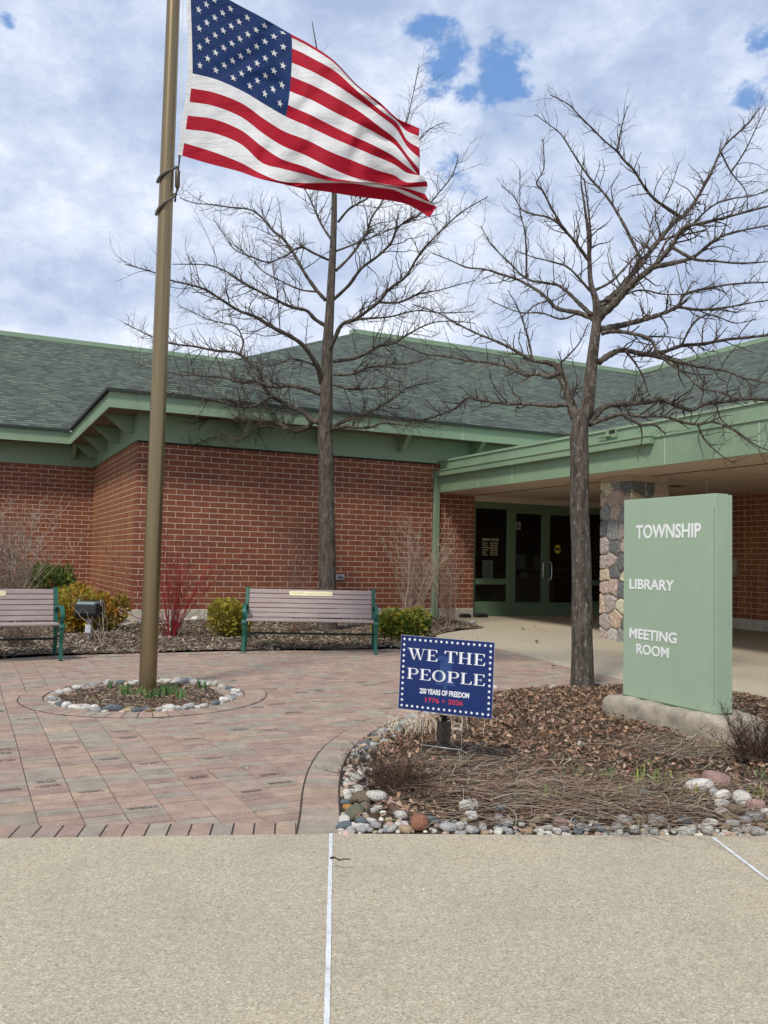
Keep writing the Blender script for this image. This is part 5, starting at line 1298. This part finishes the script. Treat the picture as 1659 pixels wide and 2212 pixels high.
# ------------------------------------------------------------------ monument sign
su, sv0, sv1, su1 = 2.094, -10.953, -10.00, 2.262
sz0, sz1 = -.091, 1.474
ms = empty('monument_sign', B(su, sv0, -.33), TH, label='green monument sign reading TOWNSHIP LIBRARY MEETING ROOM on a concrete base', cat='sign')
h0, h1 = sz0+.33, sz1+.33
def signfn(t, v, b):
    x, y, z = t.sep(v); c = (.345, .45, .315)
    n = t.noise(v, 1.5, 6, .6); o = t.ramp(n, [(.3, tuple(q*.95 for q in c)), (.7, tuple(q*1.05 for q in c))])
    st = t.noise(t.comb(t.m('MULTIPLY', x, 30.), t.m('MULTIPLY', y, 30.), t.m('MULTIPLY', z, 1.2)), 1., 6, .7)
    o = t.mix(t.node('ShaderNodeMapRange', ins={0: st, 1: .52, 2: .75, 3: 0., 4: .35}).outputs[0], o, (.27, .35, .24))
    d = t.noise(v, 22, 7, .75); low = t.node('ShaderNodeMapRange', ins={0: z, 1: .24, 2: .42, 3: .14, 4: 0.}).outputs[0]
    o = t.mix(t.node('ShaderNodeMapRange', ins={0: t.m('ADD', d, low), 1: .62, 2: .76, 3: 0., 4: .5}).outputs[0], o, (.30, .30, .22))
    bump(t, b, t.noise(v, 3.5, 3), .12, .02); return o
signg = mat('sign_green_paint', rough=.48, spec=.4, fn=signfn)
m = MB(); m.box((0, .0, h0), (.125, sv1-sv0, h1)); m.build('sign_cabinet', signg, ms, bevel=.003)
m = MB(); m.box((.128, .004, h0+.004), (su1-su, sv1-sv0-.004, h1-.006)); m.build('rear_panel', signg, ms, bevel=.003)
m = MB(); m.box((-.0012, .010, h0+.06), (.0, .014, h1-.10)); m.box((-.004, -.003, h0-.003), (.13, sv1-sv0+.003, h0+.008)); m.build('trim_line', mat('seam_green', (.10, .16, .10), .6), ms)
def sgn(px, py):
    q = onu(px, py, su); return q.y-sv0, q.z+.33
def sgn_text(s, pL, pR, hpx, size_k=1.):
    y0_, z0_ = sgn(*pL); y1_, _ = sgn(*pR)
    cu = bpy.data.curves.new('t', 'FONT'); cu.body = s; cu.size = 1
    tmp = bpy.data.objects.new('t', cu); col.objects.link(tmp); me = bpy.data.meshes.new_from_object(tmp); xs_ = [v.co.x for v in me.vertices]; ys_ = [v.co.y for v in me.vertices]; bpy.data.objects.remove(tmp)
    wid = y0_-y1_; hcap = sgn(pL[0], pL[1]-hpx)[1]-z0_; size = hcap/(.74)
    xk = wid/((max(xs_)-min(xs_))*size)
    text('lettering', s, size, white_paint, ms, frame((-.002, y0_+min(xs_)*size*xk, z0_), (0, -1, 0), (0, 0, 1)), xk, size*.022, .001)
z4 = lambda x, y: ((2350+x/2.2978)/1.85172, (1850+y/2.2978)/1.85172)
sgn_text('TOWNSHIP', z4(450, 697), z4(1042, 690), 29.5)
sgn_text('LIBRARY', z4(390, 1157), z4(792, 1170), 22)
sgn_text('MEETING', z4(390, 1608), z4(818, 1660), 22)
z6 = lambda x, y: ((2350+x/2.2978)/1.85172, (2600+y/2.2978)/1.85172)
sgn_text('ROOM', z6(454, 30), z6(746, 78), 22)
# rough base
def rough_block(x0, x1, y0, y1, z0, z1, amp, seed):
    m = MB(); n = 26; idx = {}
    def disp(p, nn):
        e_ = noise.fractal(Vector(p)*7+Vector((seed, 0, 0)), 1, 2, 4)*amp; return tuple(Vector(p)+nn*e_)
    cx_, cy_, cz_ = (x0+x1)/2, (y0+y1)/2, (z0+z1)/2; hx_, hy_, hz_ = (x1-x0)/2, (y1-y0)/2, (z1-z0)/2
    for ax_ in range(3):
        for sg in (-1, 1):
            k0 = len(m.v); na, nb = (n, 12) if ax_ != 2 else (n, 16)
            for i in range(na+1):
                for j in range(nb+1):
                    a, b_ = -1+2*i/na, -1+2*j/nb
                    c3 = {0: (sg, a, b_), 1: (b_, sg, a) if False else (a, sg, b_), 2: (b_, a, sg)}[ax_]
                    d = Vector(c3); L = (abs(d.x)**9+abs(d.y)**9+abs(d.z)**9)**(1/9); d = d/L
                    p = Vector((cx_+d.x*hx_, cy_+d.y*hy_, cz_+d.z*hz_)); m.v.append(disp(p, Vector((d.x, d.y, d.z)).normalized()))
            for i in range(na):
                for j in range(nb):
                    k = k0+i*(nb+1)+j; f_ = (k, k+1, k+nb+2, k+nb+1); m.f.append(f_); m.c.append(None); m.mi.append(0)
    return m
m = rough_block(-.10, .36, -.16, sv1-sv0+.18, -.12, h0-.002, .022, 4); m.build('concrete_base', concrete_b, ms, smooth=True)

# ------------------------------------------------------------------ yard sign
TL, TR, BL, BR = (867.5, 1371.6), (1068.2, 1388), (860.3, 1530), (1062.5, 1553)
Yl, Yr = 5.45, 5.22
a, b_, c, d = at(*TL, Yl), at(*TR, Yr), at(*BL, Yl), at(*BR, Yr)
ctr = (a+b_+c+d)/4; xd = ((b_-a)+(d-c)).normalized(); upd = ((a-c)+(b_-d)); upd = (upd-xd*upd.dot(xd)).normalized()
wS = ((b_-a).length+(d-c).length)/2; hS = ((a-c).length+(b_-d).length)/2; print('yard sign', wS, hS)
ys = empty('yard_sign', (ctr.x, ctr.y, G(ctr.y)+.09), 0, label='tilted blue yard sign reading WE THE PEOPLE inside a border of white stars', cat='sign')
FM = MW(ys).inverted() @ frame(ctr, xd, upd)
navy = mat('navy_print', (.009, .026, .125), .5, 0, .3, fn=vary((.009, .026, .125), .05, 6))
wprint = mat('white_print', (.86, .87, .88), .5); rprint = mat('red_print', (.62, .035, .05), .5); bprint = mat('bell_blue_print', (.018, .058, .19), .4); bprint2 = mat('bell_line_print', (.012, .038, .15), .4)
m = MB(); m.box((-wS/2, -hS/2, -.004), (wS/2, hS/2, 0), M=FM); m.build('sign_panel', navy, ys)
m = MB(); m.box((-wS/2-.0008, -hS/2-.0012, -.0035), (wS/2+.0008, hS/2+.0008, -.0008), M=FM); m.build('panel_edge', wprint, ys)
# sign-space: zoomed crop of 3.318 px per source px -> s,t in panel coordinates by bilinear solve
C4 = [(187, 133), (1420, 233), (143, 1105), (1385, 1248)]
def sp(x, y):
    s, t = .5, .5
    for _ in range(12):
        def F(s, t): return ((1-s)*(1-t)*C4[0][0]+s*(1-t)*C4[1][0]+(1-s)*t*C4[2][0]+s*t*C4[3][0], (1-s)*(1-t)*C4[0][1]+s*(1-t)*C4[1][1]+(1-s)*t*C4[2][1]+s*t*C4[3][1])
        f0 = F(s, t); fs = F(s+1e-3, t); ft = F(s, t+1e-3)
        A = [[(fs[0]-f0[0])*1e3, (ft[0]-f0[0])*1e3], [(fs[1]-f0[1])*1e3, (ft[1]-f0[1])*1e3]]; D = A[0][0]*A[1][1]-A[0][1]*A[1][0]; ex, ey = x-f0[0], y-f0[1]
        s += (A[1][1]*ex-A[0][1]*ey)/D; t += (A[0][0]*ey-A[1][0]*ex)/D
    return ((s-.5)*wS, (.5-t)*hS)
m = MB()
def star2(mb, x, y, r_, z=.0003):
    pts = star_pts(r_, .47); n0 = len(mb.v); mb.v.append(tuple(FM @ Vector((x, y, z)))); mb.v += [tuple(FM @ Vector((x+a_, y+b2_, z))) for a_, b2_ in pts]
    for i in range(10): mb.f.append((n0, n0+1+i, n0+1+(i+1) % 10)); mb.c.append(None); mb.mi.append(0)
x0_, y0_ = sp(231, 178); x1_, y1_ = sp(1340, 1197); xr = wS/2-.022; xl = -wS/2+.021; yt = hS/2-.022; yb = -hS/2+.022
for i in range(17): star2(m, xl+(xr-xl)*i/16, yt, .0105); star2(m, xl+(xr-xl)*i/16, yb, .0105)
for i in range(1, 12): star2(m, xl, yt+(yb-yt)*i/12, .0105); star2(m, xr, yt+(yb-yt)*i/12, .0105)
m.build('star_border', wprint, ys)
# bell outline printed faintly behind the words
bell = []
for t in range(13):
    f_ = t/12; bell.append((.035+.012*f_+.024*max(0, f_-.72)**1.4*5, .085-.135*f_))
bell = [(.018, .098)]+bell
m = MB(); poly = [(-x, y) for x, y in bell][::-1]+bell
m.prism(poly, .0002, FM @ Matrix.Translation((.0, -.008, .0001))); m.box((-.05, .092, .0001), (.05, .118, .0003), M=FM); m.box((-.012, -.082, .0001), (.012, -.058, .0003), M=FM); m.build('bell_emblem', bprint, ys)
m = MB()
for y in (.07, .062, -.035, -.042): m.box((-.042, y, .0004), (.042, y+.002, .0005), M=FM)
m.build('bell_lines', bprint2, ys)
# open-faced serif capitals built stroke by stroke; unit cell height 1
def serif(ch):
    S_ = []          # quads / polys in unit coords
    def stem(x, y0=0., y1=1., w_=.15): S_.append([(x, y0), (x+w_, y0), (x+w_, y1), (x, y1)]); S_.append([(x-.055, y0), (x-.03, y0), (x-.03, y1), (x-.055, y1)])
    def hbar(x0, x1, y, h=.045): S_.append([(x0, y), (x1, y), (x1, y+h), (x0, y+h)])
    def arc(cx, cy, rx, ry, a0, a1, w0, w1, n=16):
        for i in range(n):
            for wa, wb in ((w0, w1),):
                t0, t1 = a0+(a1-a0)*i/n, a0+(a1-a0)*(i+1)/n
                k0 = abs(math.cos(t0)); k1 = abs(math.cos(t1)); e0, e1 = w0+(w1-w0)*k0, w0+(w1-w0)*k1
                S_.append([(cx+rx*math.cos(t0), cy+ry*math.sin(t0)), (cx+rx*math.cos(t1), cy+ry*math.sin(t1)), (cx+(rx-e1)*math.cos(t1), cy+(ry-min(e1, .05))*math.sin(t1)), (cx+(rx-e0)*math.cos(t0), cy+(ry-min(e0, .05))*math.sin(t0))])
    if ch == 'E':
        stem(.20); hbar(.06, .86, 0); hbar(.06, .84, .955); hbar(.35, .62, .48); S_.append([(.86, 0), (.90, .28), (.86, .28), (.74, .045)]); S_.append([(.84, 1), (.86, .74), (.82, .74), (.72, .955)]); S_.append([(.60, .38), (.64, .38), (.64, .62), (.60, .62)]); w_ = .95
    elif ch == 'T':
        stem(.42); hbar(.30, .72, 0); hbar(.04, .98, .955); S_.append([(.04, 1), (.16, .955), (.06, .72), (.02, .72)]); S_.append([(.98, 1), (.86, .955), (.96, .72), (1.0, .72)]); w_ = 1.02
    elif ch == 'H':
        stem(.18); stem(.80); hbar(.06, .48, 0); hbar(.06, .48, .955); hbar(.68, 1.08, 0); hbar(.68, 1.08, .955); hbar(.33, .75, .48); w_ = 1.15
    elif ch == 'L':
        stem(.20); hbar(.06, .86, 0); hbar(.06, .50, .955); S_.append([(.86, 0), (.90, .32), (.86, .32), (.72, .045)]); w_ = .95
    elif ch == 'P':
        stem(.20); hbar(.06, .50, 0); hbar(.06, .62, .955); hbar(.35, .62, .44); arc(.62, .72, .30, .28, -math.pi/2, math.pi/2, .04, .12); arc(.62, .72, .14, .235, -math.pi/2, math.pi/2, .01, .025); w_ = .98
    elif ch == 'O':
        arc(.56, .5, .50, .52, 0, 2*math.pi, .03, .14, 32); arc(.56, .5, .33, .46, 0, 2*math.pi, .012, .03, 32); w_ = 1.14
    elif ch == 'W':
        for x in (.12, .62): S_.append([(x, 1), (x+.17, 1), (x+.43, 0), (x+.36, 0)]); S_.append([(x-.06, 1), (x-.035, 1), (x+.33, .0), (x+.31, .0)])
        for x in (.52, 1.0): S_.append([(x+.22, 1), (x+.26, 1), (x+.02, 0), (x-.01, 0)])
        hbar(-.02, .42, .955); hbar(.50, .90, .955); hbar(1.10, 1.42, .955); w_ = 1.42
    return S_, w_
def serif_text(s, x0, y0, x1, y1, name):
    m = MB(); tot = 0; G_ = []
    for ch in s:
        if ch == ' ': G_.append(([], .45)); tot += .45
        else: g = serif(ch); G_.append(g); tot += g[1]
    W_ = x1-x0; H_ = y1-y0; k = W_/tot; x = x0; zz = .0005
    for S_, w_ in G_:
        for i, p in enumerate(S_): m.face([FM @ Vector((x+a_*k, y0+b2_*H_, zz+i*.000004)) for a_, b2_ in p])
        x += w_*k
    m.build(name, wprint, ys)
a1, a2 = sp(272, 440), sp(1308, 535); a3 = sp(272, 305)
serif_text('WE THE', a1[0], sp(300, 455)[1], a2[0], sp(300, 305)[1], 'lettering')
serif_text('PEOPLE', sp(252, 700)[0], sp(280, 712)[1], sp(1305, 800)[0], sp(280, 567)[1], 'lettering')
def fit_text(s, x0, x1, y0, h, mt, bold, name='lettering'):
    cu = bpy.data.curves.new('t', 'FONT'); cu.body = s; cu.size = 1; tmp = bpy.data.objects.new('t', cu); col.objects.link(tmp); me = bpy.data.meshes.new_from_object(tmp); bpy.data.objects.remove(tmp)
    xs_ = [v.co.x for v in me.vertices]; size = h/.70; xk = (x1-x0)/((max(xs_)-min(xs_))*size)
    text(name, s, size, mt, ys, FM @ Matrix.Translation((x0-min(xs_)*size*xk, y0, .0006)), xk, bold, .0002)
p0, p1 = sp(437, 900), sp(1092, 965); fit_text('250 YEARS OF FREEDOM', p0[0], p1[0], sp(437, 905)[1], abs(sp(437, 838)[1]-sp(437, 905)[1]), wprint, .0012)
p0, p1 = sp(512, 1022), sp(697, 1040); fit_text('1776', p0[0], p1[0], p0[1], abs(sp(512, 962)[1]-sp(512, 1022)[1]), rprint, .0005)
p0, p1 = sp(818, 1052), sp(1010, 1070); fit_text('2026', p0[0], p1[0], p0[1]+.0, abs(sp(818, 990)[1]-sp(818, 1052)[1]), rprint, .0005)
m = MB(); q = sp(757, 1016); star2(m, q[0], q[1], .0105, .0007); m.build('red_star', rprint, ys)
# wire stake
wire = mat('wire_steel', (.62, .60, .56), .4, .5)
m = MB(); xa, xb = sp(483, 1100)[0], sp(1008, 1100)[0]
for x in (xa, xb): m.tube([FM @ Vector((x, -hS/2+.08, -.006)), FM @ Vector((x, -hS/2-.36, -.006))], .0013, 6)
for y in (-hS/2-.008, -hS/2-.205): m.tube([FM @ Vector((xa, y, -.006)), FM @ Vector((xb, y, -.006))], .0022, 6)
m.build('wire_stake', wire, ys, smooth=True)

# bronze landscape light behind the yard sign
q = at(958, 1625, 5.62); lp = empty('path_light', (q.x, q.y, G(q.y)+.07), rad(24), label='bronze landscape light with a square box body on a stake behind the blue sign', cat='light')
kk = 5.62/FPX; brz = mat('brown_bronze', (.085, .062, .045), .5, .3, fn=vary((.085, .062, .045), .25, 20, .1, 60, ((.3, .28, .22), 30, .5)))
zt = lambda py: at(958, py, 5.62).z-lp.location.z
m = MB(); m.tube([(0, 0, zt(1650)), (0, 0, zt(1602))], [.020, .030], 10); m.build('stake', brz, lp, smooth=True)
m = MB(); m.box((-.034, -.034, zt(1602)), (.034, .034, zt(1558))); m.build('box_body', brz, lp, bevel=.004)
m = MB(); m.lathe([(.001, zt(1558)), (.02, zt(1556)), (.016, zt(1550)), (.036, zt(1543)), (.040, zt(1536)), (.030, zt(1527)), (.001, zt(1524))], 16); m.build('lamp_head', blackm, lp, smooth=True)

# grit and leaf crumbs blown over the paving
gm = MB()
for i in range(420):
    x, y = R.uniform(-4.5, 4.5), R.uniform(1.6, 12.5)
    if inpoly(x, y, fb_poly) or math.hypot(x-RC.x, y-RC.y) < RR or back_in(x, y): continue
    z = G(y)+.043
    if R.random() < .5: chip(gm, (x, y, z), R.uniform(.006, .03), R.uniform(.003, .008), jit(R.choice(brownL+chipC), .3))
    else: gm.lathe([(.0005, .004), (.003, .002), (.0035, 0)], 5, Matrix.Translation((x, y, z)) @ Matrix.Scale(R.uniform(.7, 1.6), 4), jit((.62, .6, .53), .15))
gm.build('paving_grit', scatter_m, None, kind='stuff', label='grit and leaf crumbs scattered over the paving', cat='grit')
# twig on the front walk, a few loose leaves on the pavements
p0, p1, p2 = gp(713, 1881), gp(735, 1885), gp(757, 1883)
m = MB(); m.tube(catmull([p0+K*.052, gp(722, 1880)+K*.052, gp(733, 1884)+K*.05, gp(745, 1883)+K*.052, p2+K*.05], 4), [.004, .0045, .0045, .0045, .004, .0035, .0035, .0035, .0035, .003, .003, .003, .003, .0028, .0026, .002, .002][:17], 6); m.build('fallen_twig', bark1, None, smooth=True, label='short dark twig lying on the front walk beside the white joint', cat='twig')
for i, (px, py) in enumerate(((1195, 1443), (1155, 1355), (1160, 1390), (1130, 1362), (1240, 1392), (1100, 1500))):
    p = gp(px, py); m = MB(); leaf(m, (0, 0, .012), .09, jit(brownL[i % 5], .2)); o = m.build('fallen_leaf', scatter_m, None, label='brown dry leaf lying loose on the paving near the entrance', cat='leaf', group='loose leaves on the paving'); o.location = (p.x, p.y, G(p.y)+.045)
print('objects', len(bpy.data.objects))
